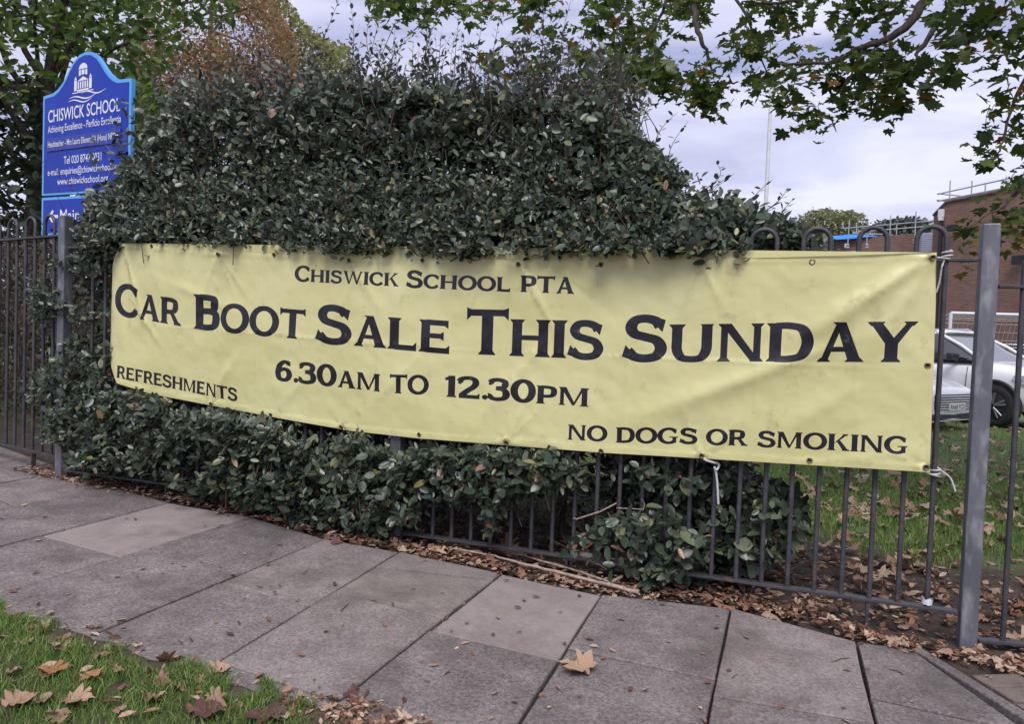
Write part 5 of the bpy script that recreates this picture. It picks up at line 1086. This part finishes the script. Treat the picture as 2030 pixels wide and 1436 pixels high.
# ------------------------------------------------------------------ cars
def paint(name, c, rough=.25):
    m, n, l, b = newmat(name); b.inputs['Base Color'].default_value = (*c, 1); b.inputs['Roughness'].default_value = rough; b.inputs['Coat Weight'].default_value = .8; b.inputs['Coat Roughness'].default_value = .06
    t = n.new('ShaderNodeTexCoord'); a = n.new('ShaderNodeTexNoise'); a.inputs['Scale'].default_value = 3; l.new(t.outputs['Object'], a.inputs['Vector']); mr = n.new('ShaderNodeMapRange'); mr.inputs['To Min'].default_value = rough - .05; mr.inputs['To Max'].default_value = rough + .12; l.new(a.outputs['Fac'], mr.inputs[0]); l.new(mr.outputs[0], b.inputs['Roughness'])
    return m
M_pw = paint('white_car_paint', (.84, .84, .85)); M_pd = paint('dark_car_paint', (.025, .027, .035))
M_glass = paint('car_glass', (.012, .014, .016), .06); M_glass.node_tree.nodes['Principled BSDF'].inputs['IOR'].default_value = 2.1
M_tyre = surf('tyre_rubber', (.012, .012, .012), (.025, .025, .025), 30, .85)
M_alloy = surf('alloy_wheel', (.25, .25, .27), (.34, .34, .36), 20, .35, metallic=.8)
M_chrome = surf('chrome', (.6, .6, .62), (.7, .7, .72), 10, .15, metallic=1.0)
M_lampg = surf('headlight_glass', (.06, .065, .075), (.55, .57, .62), 14, .1, spec=.8)
M_plate = surf('number_plate', (.66, .66, .66), (.74, .74, .74), 10, .4)
def lerp(tab, x): return float(np.interp(x, [t[0] for t in tab], [t[1] for t in tab]))
def car(name, loc, ang, label, mat, P, plate=None):
    """P: profile tables in car space, x forward from the middle of the car"""
    r = root(name, (loc[0], loc[1], loc[2]), label, 'car', None, ang)
    Lf, Lr, HW = P['front'], P['rear'], P['hw']
    xs = np.concatenate([np.linspace(Lr, Lr + .35, 5)[:-1], np.linspace(Lr + .35, Lf - .45, 16)[:-1], np.linspace(Lf - .45, Lf, 8)])
    rows = []
    for x in xs:
        ef = max(0, (x - (Lf - .55)) / .55); er = max(0, ((Lr + .35) - x) / .35); w = HW * (1 - .20 * ef ** 2.2 - .10 * er ** 2)
        zs = lerp(P['shoulder'], x); zt = lerp(P['deck'], x); zl = lerp(P['low'], x)
        rows.append([(x, w * .80, zl), (x, w * .965, zl + .06), (x, w * .985, (zl + zs) * .5 - .05), (x, w, zs - .12), (x, w * .955, zs), (x, w * .80, zs + (zt - zs) * .75), (x, w * .42, zt), (x, 0, zt + .012)])
    mb = MB(); V = []
    for g in rows: V += g + [(a, -b_, c) for a, b_, c in reversed(g[:-1])]
    K = 15; F_ = [(i * K + k, i * K + k + 1, (i + 1) * K + k + 1, (i + 1) * K + k) for i in range(len(xs) - 1) for k in range(K - 1)] + [tuple(range(K)), tuple(reversed(range((len(xs) - 1) * K, len(xs) * K)))]
    mb.add(V, F_, 0, True); mb.build('body', mat, r, True, subsurf=1, fixn=True)
    # greenhouse: dark glass with roof and pillars over it
    A_, B_, C_, D_ = P['cabin']       # windscreen foot, roof front, roof rear, tail foot  (x, z)
    wb, wr = HW * .93, HW * .77
    mb = MB(); pr = [(A_, wb), (B_, wr), (C_, wr), (D_, wb * .95)]
    G = [(x, s * w, z) for (x, z), w in pr for s in (1, -1)]
    mb.add(G, [(0, 2, 3, 1), (2, 4, 5, 3), (4, 6, 7, 5), (0, 6, 4, 2), (1, 3, 5, 7)]); mb.build('glass', M_glass, r, True, bevel=.04, fixn=True)
    mb = MB(); nr = 9; V = []
    for k in range(nr):
        f = k / (nr - 1); x = B_[0] + .10 + (C_[0] - .12 - B_[0] - .10) * f; z = B_[1] + (C_[1] - B_[1]) * f + .045 * math.sin(math.pi * (f * .8 + .1)); V += [(x, y * wr * 1.04, z + .012 - (.055 if abs(y) == 1 else .012 if abs(y) > .7 else 0)) for y in (-1, -.8, -.3, .3, .8, 1)]
    mb.add(V, [(k * 6 + j, (k + 1) * 6 + j, (k + 1) * 6 + j + 1, k * 6 + j + 1) for k in range(nr - 1) for j in range(5)], 0, True); o = mb.build('roof', mat, r, True, fixn=True); sd = o.modifiers.new('thick', 'SOLIDIFY'); sd.thickness = .05; sd.offset = -1
    for s in (1, -1):
        def gp(x, z, w): return (x, s * w, z)
        mb = MB(); a = np.array(gp(A_[0] + .02, A_[1], wb + .005)); b2 = np.array(gp(B_[0], B_[1] - .02, wr + .01)); mb.tube([a, a + (b2 - a) * .5 + np.array([.03, 0, .02]), b2], .030, 6); mb.build('pillar', mat, r, True)
        mb = MB(); a = np.array(gp(D_[0], D_[1], wb * .95)); b2 = np.array(gp(C_[0], C_[1] - .02, wr + .01)); mb.tube([a, b2], .07, 6); mb.build('pillar', mat, r, True)
        xm = (A_[0] * .25 + D_[0] * .75) * .55 + .1; mb = MB(); mb.tube([gp(-.25, A_[1] - .02, wb + .004), gp(-.30, B_[1] - .03, wr + .012)], .035, 6); mb.build('pillar', M_dark, r, True)
        mb = MB(); mb.tube([gp(A_[0] - .05, A_[1] + .015, wb + .012), gp(D_[0] + .1, D_[1] + .01, wb * .95 + .014)], .014, 6); mb.build('window_trim', M_chrome if P.get('chrome') else M_dark, r, True)
        # mirror
        mx, mz = A_[0] - .42, A_[1] + .07
        mb = MB(); mb.add([(mx + dx, s * (HW + .02 + dy), mz + dz) for dx, dy, dz in [(-.06, 0, -.06), (.08, .02, -.05), (.10, .02, .05), (-.06, 0, .07), (-.05, .19, -.05), (.05, .18, -.04), (.05, .18, .05), (-.05, .19, .07)]], [(0, 1, 2, 3), (4, 7, 6, 5), (0, 4, 5, 1), (3, 2, 6, 7), (1, 5, 6, 2), (0, 3, 7, 4)]); mb.add([(mx + dx, s * (HW + dy), mz + dz) for dx, dy, dz in [(-.03, -.08, -.09), (.05, -.08, -.09), (.05, .07, -.05), (-.03, .07, -.05), (-.03, -.08, -.05), (.05, -.08, -.05), (.05, .07, -.01), (-.03, .07, -.01)]], [(0, 1, 2, 3), (4, 7, 6, 5), (0, 4, 5, 1), (1, 5, 6, 2), (2, 6, 7, 3), (3, 7, 4, 0)], 1)
        mb.build('mirror', [M_dark if P.get('darkmirror') else mat, M_dark], r, True, bevel=.02, fixn=True)
        if P.get('rails'):
            mb = MB(); mb.tube([gp(B_[0] - .05, B_[1] + .0, wr - .03), gp(B_[0] - .2, B_[1] + .075, wr - .03), gp(C_[0] + .3, C_[1] + .085, wr - .03), gp(C_[0] + .15, C_[1] + .01, wr - .03)], .018, 6); mb.build('roof_rail', M_chrome, r, True)
        # doors as shut lines, handle
        mb = MB(); xl = A_[0] - .22
        for xx in (xl, xl - 1.02): mb.tube([gp(xx, lerp(P['shoulder'], xx) - .02, HW * .965), gp(xx, lerp(P['shoulder'], xx) - .2, HW * 1.002), gp(xx - .03, .36, HW * .985)], .006, 4)
        mb.build('door_gap', M_dark, r, True)
        mb = MB(); mb.tube([gp(xl - .78, .88, HW + .012), gp(xl - .60, .885, HW + .012)], .014, 6); mb.build('door_handle', mat, r, True)
        # wheels and arches
        for xw in P['wheels']:
            R0 = P['rw']; mb = MB(); K = 28
            def ring(rr, y): return [(xw + rr * math.cos(2 * math.pi * k / K), s * y, R0 + rr * math.sin(2 * math.pi * k / K)) for k in range(K)]
            prof = [(R0 * .66, HW + .006), (R0 * .90, HW + .024), (R0, HW - .01), (R0, HW - .22), (R0 * .6, HW - .24)]
            g = [ring(rr, y) for rr, y in prof]; mb.add([p for q in g for p in q], [(j * K + k, (j + 1) * K + k, (j + 1) * K + (k + 1) % K, j * K + (k + 1) % K) for j in range(4) for k in range(K)], 0, True)
            ty = mb.build('wheel', M_tyre, r, True, fixn=True)
            mb = MB(); g = [ring(R0 * .665, HW + .004), ring(R0 * .63, HW + .0), ring(R0 * .60, HW + .004), ring(.02, HW + .005)]; mb.add([p for q in g for p in q], [(j * K + k, (j + 1) * K + k, (j + 1) * K + (k + 1) % K, j * K + (k + 1) % K) for j in range(3) for k in range(K)], 1, True)
            for k in range(5):
                for dth in (-.16, .16):
                    th = 2 * math.pi * k / 5 + .3; a = np.array([xw + R0 * .10 * math.cos(th), s * (HW + .006), R0 + R0 * .10 * math.sin(th)]); b2 = np.array([xw + R0 * .63 * math.cos(th + dth), s * (HW + .008), R0 + R0 * .63 * math.sin(th + dth)]); mb.tube([a, b2], .022, 5)
            rm = mb.build('rim', [M_alloy, M_dark], r, True); rm.parent = ty
            mb = MB(); K2 = 20; V = []
            for k in range(K2 + 1):
                th = math.pi * (-.12 + 1.24 * k / K2); V += [(xw + (R0 + o) * math.cos(th), s * y, R0 + (R0 + o) * math.sin(th)) for o, y in ((.03, HW - .02), (.035, HW + .016), (P['arch'], HW + .012), (P['arch'] + .01, HW - .05))]
            mb.add(V, [(k * 4 + j, k * 4 + j + 1, (k + 1) * 4 + j + 1, (k + 1) * 4 + j) for k in range(K2) for j in range(3)], 0, True); mb.build('wheel_arch', M_dark if P['arch'] > .05 else mat, r, True)
            mb = MB(); mb.add([(xw + (R0 + .035) * math.cos(2 * math.pi * k / 24), s * (HW + .001), max(.2, R0 + (R0 + .035) * math.sin(2 * math.pi * k / 24))) for k in range(24)], [tuple(range(24))]); mb.build('wheel_well', M_dark, r, True)
        # headlight
        mb = MB(); V = []; x0_, x1_, zl_, zh_ = P['lamp']; nl = 8
        for k in range(nl + 1):
            f = k / nl; x = x0_ + (x1_ - x0_) * f; ef = max(0, (x - (Lf - .55)) / .55); w = HW * (1 - .20 * ef ** 2.2); zc = lerp(P['shoulder'], x) + (zl_ + zh_) / 2 * 0 - .11; h_ = (.03 + .10 * math.sin(math.pi * min(1, f * .75 + .05)))
            V += [(x, s * (w * .985 + .014), zc - h_ * .6), (x + .01, s * (w * .955 + .014), zc + h_ * .7)]
        V += [(x1_ + .035, s * (HW * .56), zc - h_ * .5), (x1_ - .01, s * (HW * .56), zc + h_ * .6)]
        mb.add(V, [(2 * k, 2 * k + 2, 2 * k + 3, 2 * k + 1) for k in range(nl + 1)]); o = mb.build('headlight', M_lampg, r, True, fixn=True); sd = o.modifiers.new('thick', 'SOLIDIFY'); sd.thickness = .03; sd.offset = 0
    if P.get('sill'):
        for s in (1, -1): mb = MB(); mb.box((0, s * (HW - .01), .27), P['wheels'][0] - P['wheels'][1] - .75, .05, .14); mb.build('sill', M_dark, r, True, bevel=.015)
    for nm, m_, w, z0, z1, x in P['front_parts']:
        mb = MB(); mb.box((x, 0, (z0 + z1) / 2), .10, 2 * w, z1 - z0); mb.build(nm, m_, r, True, bevel=.03)
    for z in P.get('bars', ()): mb = MB(); mb.box((Lf + .03, 0, z), .03, 2 * P['barw'], .014); mb.build('grille_bar', M_wt, r, True)
    if plate:
        cu = bpy.data.curves.new('t', 'FONT'); cu.body = plate; cu.size = 1; cu.offset = .012; ob = bpy.data.objects.new('t', cu); col.objects.link(ob); me = bpy.data.meshes.new_from_object(ob.evaluated_get(bpy.context.evaluated_depsgraph_get()))
        vv = [v.co.copy() for v in me.vertices]; ff = [tuple(p.vertices) for p in me.polygons]; bpy.data.objects.remove(ob); x0, x1 = min(v.x for v in vv), max(v.x for v in vv); zc = P['platez']
        mb = MB(); mb.box((Lf + .055, 0, zc), .02, .52, .112); pb = mb.build('number_plate', M_plate, r, True)
        mb = MB(); mb.add([(Lf + .067, -.235 + .47 * (v.x - x0) / (x1 - x0), zc - .04 + v.y / .72 * .08) for v in vv], ff); tx = mb.build('plate_lettering', M_ink, r, True); tx.parent = pb
    return r
SUV = dict(front=2.05, rear=-2.2, hw=.91, shoulder=[(-2.2, .98), (0, .98), (.9, .98), (1.6, .92), (2.05, .78)], deck=[(-2.2, 1.0), (.7, 1.06), (1.2, 1.07), (1.7, .99), (2.05, .84)], low=[(-2.2, .32), (-1, .24), (1, .24), (2.05, .30)],
           cabin=((1.05, 1.05), (.18, 1.56), (-1.55, 1.55), (-2.1, 1.05)), wheels=(1.28, -1.32), rw=.345, arch=.085, rails=True, darkmirror=True, sill=True,
           lamp=(1.56, 2.0, .70, .84), front_parts=[('grille', M_dark, .5, .62, .74, 2.03), ('bumper_inset', M_dark, .66, .26, .46, 2.02)])
GT = dict(front=2.3, rear=-2.3, hw=.95, shoulder=[(-2.3, .90), (0, .86), (1.2, .84), (1.9, .78), (2.3, .66)], deck=[(-2.3, .95), (.6, .93), (1.3, .93), (1.9, .86), (2.3, .70)], low=[(-2.3, .26), (-1, .17), (1, .17), (2.3, .20)],
          cabin=((.85, .92), (.05, 1.33), (-1.0, 1.33), (-1.9, .96)), wheels=(1.40, -1.40), rw=.345, arch=.03, chrome=True,
          lamp=(1.80, 2.22, .60, .72), front_parts=[('grille', M_dark, .62, .36, .62, 2.27), ('bumper_inset', M_dark, .80, .19, .30, 2.25), ('chrome_strip', M_chrome, .78, .175, .195, 2.28)],
          bars=(.39, .43, .47, .51, .55, .59), barw=.60, platez=.42)
p = ground(1972, 836)
def carloc(px, d, ang, fx, fy, z=None):
    """car whose local point (fx, fy) stands at the given place"""
    q = at(px, 836, d)[:2]; c, s = math.cos(ang), math.sin(ang); o = q - np.array([c * fx - s * fy, s * fx + c * fy]); return (o[0], o[1], gz(*q) if z is None else z)
AN = R_(-60)
suv = car('suv_car', carloc(1966, 13.4, AN, 1.40, -.99), AN, 'white family SUV car with black mirror and roof rails beyond the steel post', M_pw, SUV)
AN2 = R_(-56)
suv.scale = (1.09, 1.09, 1.13)
car('coupe_car', carloc(1889, 12.2, AN2, 2.3, 0), AN2, 'low white coupe car with a wide dark barred grille seen beside the banner edge', M_pw, GT, 'RA68 FCD')
AN3 = R_(-30)
car('dark_suv_car', carloc(2075, 17.4, AN3, 0, -.9), AN3, 'dark car with a black roof parked behind the white SUV at the right edge', M_pd, SUV)

# ------------------------------------------------------------------ grass
M_grass = leafmat('grass_blade', [(0, (.09, .17, .036)), (.5, (.15, .255, .055)), (.85, (.225, .325, .08)), (1, (.38, .35, .17))], rough=.55, trans=.25, spec=.3)
def blades(name, pts, h, w, mat, parent=None):
    P = np.asarray(pts); n = len(P); a = rng.random(n) * 6.283; hh = h * rng.uniform(.45, 1.25, n); ww = w * rng.uniform(.7, 1.3, n); b = rng.random(n) * 6.283; ln = hh * rng.uniform(.1, .9, n)
    s = np.column_stack([np.cos(a), np.sin(a), np.zeros(n)]); l_ = np.column_stack([np.cos(b), np.sin(b), np.zeros(n)]); z = np.array([0, 0, 1.0])
    m_ = P + l_ * (ln * .35)[:, None] + z * (hh * .6)[:, None]; t_ = P + l_ * ln[:, None] + z * (hh * rng.uniform(.75, 1, n))[:, None]
    V = np.stack([P - s * ww[:, None] / 2, P + s * ww[:, None] / 2, m_ + s * ww[:, None] * .35, m_ - s * ww[:, None] * .35, t_], 1)
    T = (np.array([(0, 1, 2), (0, 2, 3), (3, 2, 4)])[None] + (np.arange(n) * 5)[:, None, None]).reshape(-1, 3)
    o = npmesh(name, V.reshape(-1, 3), [T], mat, parent); tag(o, kind='stuff'); return o
pts = []
k = 0
while k < 62000:
    s = random.uniform(-2.6, 1.6); te = verge_t(s); t = te + .06 - 1.0 * random.random() ** 1.4
    e = t - te + .10 * noise.noise((s * 7, t * 7, 3)) + .07 * noise.noise((s * 2, 0, 9))
    if e > .0: continue
    if noise.noise((s * 7, t * 7, 7.7)) < -.45 + .45 * max(0, 1 + e / .10): continue
    if s > .55 and noise.noise((s * 5, t * 5, 2.2)) < -.10 + (s - .6) * .9: continue
    x, y = PM + UU * s + NN * t; pts.append((x, y, gz(x, y) - .012)); k += 1
o = blades('verge_grass', pts, .052, .0034, M_grass); o['label'] = 'short green grass on the verge at the lower left corner'
pts = []; k = 0
while k < 90000:
    if random.random() < .6: t = .55 + 4.5 * random.random() ** 1.3
    else: t = .6 + 11 * random.random()
    s = random.uniform(-.5, 6.5) + t * random.uniform(-.1, .9)
    x, y = PM + UU * s + NN * t
    q = noise.noise((x * 1.3, y * 1.3, 4.2)) * .9
    if t < 1.75 + q - .9 * random.random() ** 2: continue
    pts.append((x, y, gz(x, y) - .012)); k += 1
o = blades('lawn_grass', pts, .070, .006, M_grass); o['label'] = 'green school lawn grass beyond the railings'
# low weeds in the soil behind the right hand railings
M_weed = leafmat('weed_leaf', [(0, (.05, .10, .025)), (1, (.11, .17, .05))], rough=.5, trans=.25)
P_, D_, N_, S_ = [], [], [], []
for _ in range(60):
    x, y = sample([(1590, 960), (2030, 900), (2030, 1100), (1700, 1120), (1600, 1080)], 1)[0]; g = ground(x, y)
    for k in range(random.randint(4, 9)): a = random.random() * 6.28; P_.append(g + [0, 0, .005]); D_.append((math.cos(a), math.sin(a), random.uniform(.4, 1.6))); N_.append((-math.cos(a) * .5, -math.sin(a) * .5, 1)); S_.append(random.uniform(.03, .075))
o = leaves('weeds', OVAL_V, OVAL_T, P_, D_, N_, S_, M_weed, None, .7, 'stuff'); o['label'] = 'small bright green weeds sprouting through the leaf litter'

# ------------------------------------------------------------------ fallen leaves
LIT = [(0, (.085, .042, .030)), (.25, (.16, .075, .05)), (.5, (.24, .125, .08)), (.72, (.34, .20, .13)), (.9, (.46, .31, .22)), (1, (.52, .42, .31))]
M_litter = leafmat('fallen_leaf_brown', LIT, back=(.36, .25, .18), rough=.75, trans=.05, spec=.3)
M_litter1 = leafmat('fallen_leaf_brown_single', LIT, back=(.36, .25, .18), rough=.75, trans=.05, spec=.3, obj=True)
CURL_V = np.array([(0, 0, .0), (0, .33, .01), (0, .68, .03), (0, 1, .14), (-.20, .25, .12), (-.22, .62, .17), (.20, .25, .10), (.22, .62, .15)])
CURL_T = np.array([(0, 1, 4), (4, 1, 5), (1, 2, 5), (5, 2, 3), (0, 6, 1), (6, 7, 1), (1, 7, 2), (7, 3, 2)])
P_, D_, N_, S_ = [], [], [], []
def lit(x, y, z, sz, tilt=.35):
    a = random.random() * 6.28; P_.append((x, y, z)); D_.append((math.cos(a), math.sin(a), random.uniform(-.15, .25))); N_.append((rng.normal() * tilt, rng.normal() * tilt, 1 if random.random() < .8 else -1)); S_.append(sz)
for _ in range(3400):       # drift along the foot of the fence
    s = random.uniform(-3.0, 3.4); t = fedge_t(s) + random.choice([random.uniform(-.01, .16), abs(rng.normal()) * .22 - .01]) ; t -= (random.random() < .12) * random.random() ** 2 * .08; t += .02
    x, y = PM + UU * s + NN * t; lit(x, y, gz(x, y) + random.uniform(-.012, .022), random.uniform(.025, .055))
for _ in range(3800):       # soil behind the fence and on under the hedge
    s = random.uniform(-1.5, 4.5); t = .05 + abs(rng.normal()) * .9; x, y = PM + UU * s + NN * t; lit(x, y, gz(x, y) + random.uniform(-.01, .015), random.uniform(.03, .075))
for _ in range(900):        # edge of the verge
    s = random.uniform(-4, 2.5); t = verge_t(s) + rng.normal() * .07 - .03; x, y = PM + UU * s + NN * t; lit(x, y, gz(x, y) + random.uniform(.0, .012), random.uniform(.018, .045))
for _ in range(650):
    x, y = sample([(640, 1436), (700, 1390), (790, 1400), (860, 1436), (1000, 1500), (600, 1500)], 1)[0]; g = ground(x, y); lit(g[0], g[1], g[2] + random.uniform(0, .012), random.uniform(.012, .032))
for _ in range(260):
    x, y = sample([(540, 1375), (640, 1385), (760, 1420), (800, 1450), (600, 1450)], 1)[0]; g = ground(x, y); lit(g[0], g[1], g[2] + random.uniform(.0, .012), random.uniform(.012, .034), .5)
P_, D_, N_, S_ = map(np.asarray, (P_, D_, N_, S_)); S_ = S_ * rng.choice([.45, .7, 1.0, 1.25], len(S_), p=[.25, .3, .3, .15]); wv = rng.uniform(.5, 1.35, len(S_))
big = (rng.random(len(S_)) < .12) & (S_ > .03)
drift = root('leaf_litter', (PM[0], PM[1], 0), None, None, None, 0, 'stuff'); drift['label'] = 'drift of brown fallen leaves along the foot of the railings and verge'
for q_, TV_, TT_, f_ in ((~big, CURL_V, CURL_T, 1.0), (big, MAPLE_V * [1, 1, 2.0] + np.column_stack([rng.normal(size=(len(MAPLE_V), 2)) * .03, rng.normal(size=len(MAPLE_V)) * .07]), MAPLE_T, 1.35)):
    leaves('dry_leaves', TV_, TT_, P_[q_], D_[q_], N_[q_], S_[q_] * f_, M_litter, drift, wv[q_], 'stuff')
P_, D_, N_, S_ = [], [], [], []
for _ in range(900):        # far leaves on the lawn
    t = 2.2 + 10 * random.random() ** 1.4; s = random.uniform(0, 6.5) + t * random.uniform(0, .8); x, y = PM + UU * s + NN * t; lit(x, y, gz(x, y) + random.uniform(.025, .05), random.uniform(.06, .13), .5)
o = leaves('lawn_leaf_litter', MAPLE_V * [1, 1, 2.5], MAPLE_T, P_, D_, N_, S_, leafmat('fallen_leaf_pale', [(0, (.16, .085, .055)), (.5, (.34, .22, .15)), (1, (.46, .34, .25))], back=(.44, .34, .26), rough=.8, trans=.05, spec=.2), None, 1.0, 'stuff'); o['label'] = 'pale brown fallen leaves scattered over the far lawn'
me_c = leaf_mesh('curl', CURL_V, CURL_T, M_litter1, 'fallen_leaf')
def place(px, py, sz, me, label, group, tilt=.25, lift=.004, ang=None, w=1.0):
    g = ground(px, py); a = random.random() * 6.28 if ang is None else ang
    d_ = np.array([math.cos(a), math.sin(a), .02]); c = g - d_ * sz * .5 + [0, 0, lift]
    o = single_leaves(me, [c], [d_], [(rng.normal() * tilt, rng.normal() * tilt, 1)], [sz], None, 'fallen_leaf', w)[0]
    return tag(o, label, 'leaf', group)
PAVE = [(0, 960), (120, 960), (500, 1035), (1000, 1150), (1450, 1215), (1700, 1290), (1900, 1436), (820, 1436), (560, 1370), (300, 1290), (0, 1200)]
def zone(x, y):
    g = ground(x, y); t = ft(g); return ('left' if x < 680 else 'middle' if x < 1350 else 'right'), ('nearer the verge' if t < -.85 else 'nearer the railings')
for x, y in sample(PAVE, 95):
    a_, b_ = zone(x, y); place(x, y, random.uniform(.018, .042), me_c, 'small curled brown leaf scrap on the %s part of the paving %s' % (a_, b_), 'leaf scraps on the %s paving %s' % (a_, b_), .3, .003)
def crumple(V, z, a, sd):
    q = np.random.default_rng(sd); V = V * [1, 1, z]; fold = q.uniform(-1, 1, 2); return V + np.column_stack([q.normal(size=len(V)) * a * .5, q.normal(size=len(V)) * a * .5, q.normal(size=len(V)) * a + .25 * np.abs(V[:, 0]) * fold[0] + .25 * np.maximum(0, V[:, 1] - .5) * fold[1]])
me_m = [leaf_mesh('fm%d' % i, crumple(MAPLE_V, z, .05, i + 5), MAPLE_T, leafmat('dry_plane_leaf', cols, rough=.7, trans=.05, spec=.3, obj=True), 'fallen_leaf') for i, (z, cols) in enumerate([(1.5, [(0, (.34, .20, .13)), (1, (.44, .30, .21))]), (1.6, [(0, (.10, .040, .04)), (1, (.16, .075, .07))]), (1.8, [(0, (.30, .14, .06)), (1, (.38, .22, .11))]), (2.2, [(0, (.28, .17, .12)), (1, (.46, .35, .25))]), (2.5, [(0, (.20, .11, .07)), (1, (.36, .25, .17))])])]
VG = [(0, 1240), (200, 1290), (420, 1360), (620, 1420), (640, 1436), (0, 1436)]
for x, y in sample(VG, 46):
    mm = me_c if random.random() < .6 else random.choice(me_m[3:]); k_ = 'small oval curled' if mm is me_c else 'jagged lobed tan'; a_ = 'left' if x < 230 else 'right'
    place(x, y, random.uniform(.03, .062), mm, '%s dry leaf in the %s half of the verge grass' % (k_, a_), '%s leaves in the %s verge grass' % (k_, a_), .5, random.uniform(.008, .03))
for x, y in sample([(1600, 930), (2030, 880), (2030, 1080), (1750, 1180), (1600, 1100)], 90):
    a_ = 'left of the right hand post' if x < 1925 else 'right of the right hand post'; b_ = 'lawn grass' if ft(ground(x, y)) > 1.9 else 'bare soil'
    place(x, y, random.uniform(.05, .10), random.choice(me_m[3:]), 'dry brown leaf on the %s behind the railings %s' % (b_, a_), 'dry leaves on the %s %s' % (b_, a_), .5, random.uniform(.008, .03))
for (x, y, sz, mi, an, lb) in [(1140, 1325, .125, 0, 2.6, 'large tan plane leaf lying alone on the paving near the middle'), (420, 1425, .10, 1, .6, 'dark purple red leaf in the grass at the lower picture edge'), (520, 1432, .10, 1, 2.2, 'pinkish red leaf lying right of the purple one at the lower edge'), (340, 1312, .085, 0, .3, 'pale yellow leaf curled on the paving edge above the verge'), (440, 1332, .075, 0, 1.0, 'pale tan leaf at the paving edge beside a dark joint'), (100, 1345, .07, 2, 2.5, 'orange brown leaf in the verge grass at the left'), (45, 1405, .085, 0, 1.2, 'broad pale brown leaf in the grass at the lower left corner'), (160, 1405, .08, 0, .2, 'crumpled pink brown leaf in the middle of the verge grass'), (75, 1250, .06, 0, 2.9, 'dull brown leaf on the corner of the verge at far left'), (185, 1355, .06, 2, 1.5, 'brown pointed leaf leaning in the verge grass'), (545, 1033, .075, 2, .4, 'ochre leaf resting at the foot of the hedge on the paving edge'), (668, 1077, .06, 1, .1, 'dark red leaf on the paving under the hedge'), (1575, 1092, .10, 0, 1.9, 'pale leaf standing in the soil behind the railings right of the hedge'), (1800, 1112, .12, 0, .2, 'big greyish leaf lying behind the bars near the last bar')]:
    place(x, y, sz, me_m[mi], lb, None, .25, .03 if (y > 1300 and x < 640 and sz < .13 and x not in (340, 440)) else .012, an)
# pale green-grey scrap
place(1150, 1383, .022, leaf_mesh('gr', CURL_V, CURL_T, M_weed, 'fallen_leaf'), 'tiny green leaf on the slab below the large tan leaf', None, .1, .003, .2)
# sticks
def stick(px, r0, r1, label, extra=()):
    P = [ground(x, y) + np.array([0, 0, r0 + .022]) for x, y in px]; C = []
    for i in range(len(P) - 1):
        for k in range(6): C.append(P[i] + (P[i + 1] - P[i]) * k / 6 + rng.normal(size=3) * .0012)
    C.append(P[-1]); m = len(C); rt_ = root('fallen_stick', P[0], label, 'stick'); mb = MB(); mb.tube(C, [(r0 + (r1 - r0) * k / (m - 1)) * random.uniform(.9, 1.12) for k in range(m)], 8); mb.build('shaft', M_twigb, rt_)
    for a, b_ in extra: mb = MB(); mb.tube([ground(*a) + [0, 0, r0 + .022], ground(*b_) + [0, 0, r0 + .03]], [r0 * .9, r0 * .7], 7); mb.build('knob', M_twigb, rt_)
stick([(1265, 1189), (1200, 1172), (1120, 1152), (1040, 1132), (980, 1115), (905, 1101)], .0105, .004, 'long pale bare stick lying on the paving below the banner', [((1205, 1172), (1232, 1160))])
stick([(1212, 1168), (1150, 1146), (1090, 1128), (1030, 1111), (990, 1101)], .007, .004, 'thinner bare stick lying close behind the long one by the leaf drift')
for x0, y0, x1, y1 in [(1648, 1316, 1685, 1307), (600, 1140, 612, 1131), (1450, 1350, 1462, 1340), (430, 1048, 445, 1042), (880, 1342, 892, 1335), (1762, 1330, 1790, 1340), (690, 1200, 676, 1214)]:
    a_, b_ = zone(x0, y0); P = [ground(x0, y0) + [0, 0, .003], ground((x0 + x1) / 2 + 2, (y0 + y1) / 2 - 2) + [0, 0, .006], ground(x1, y1) + [0, 0, .003]]; mb = MB(); mb.tube(P, .002, 5); tag(mb.build('twig_scrap', M_wood), 'tiny dark twig scrap on the %s part of the paving %s' % (a_, b_), 'twig', 'twig scraps on the %s paving %s' % (a_, b_))
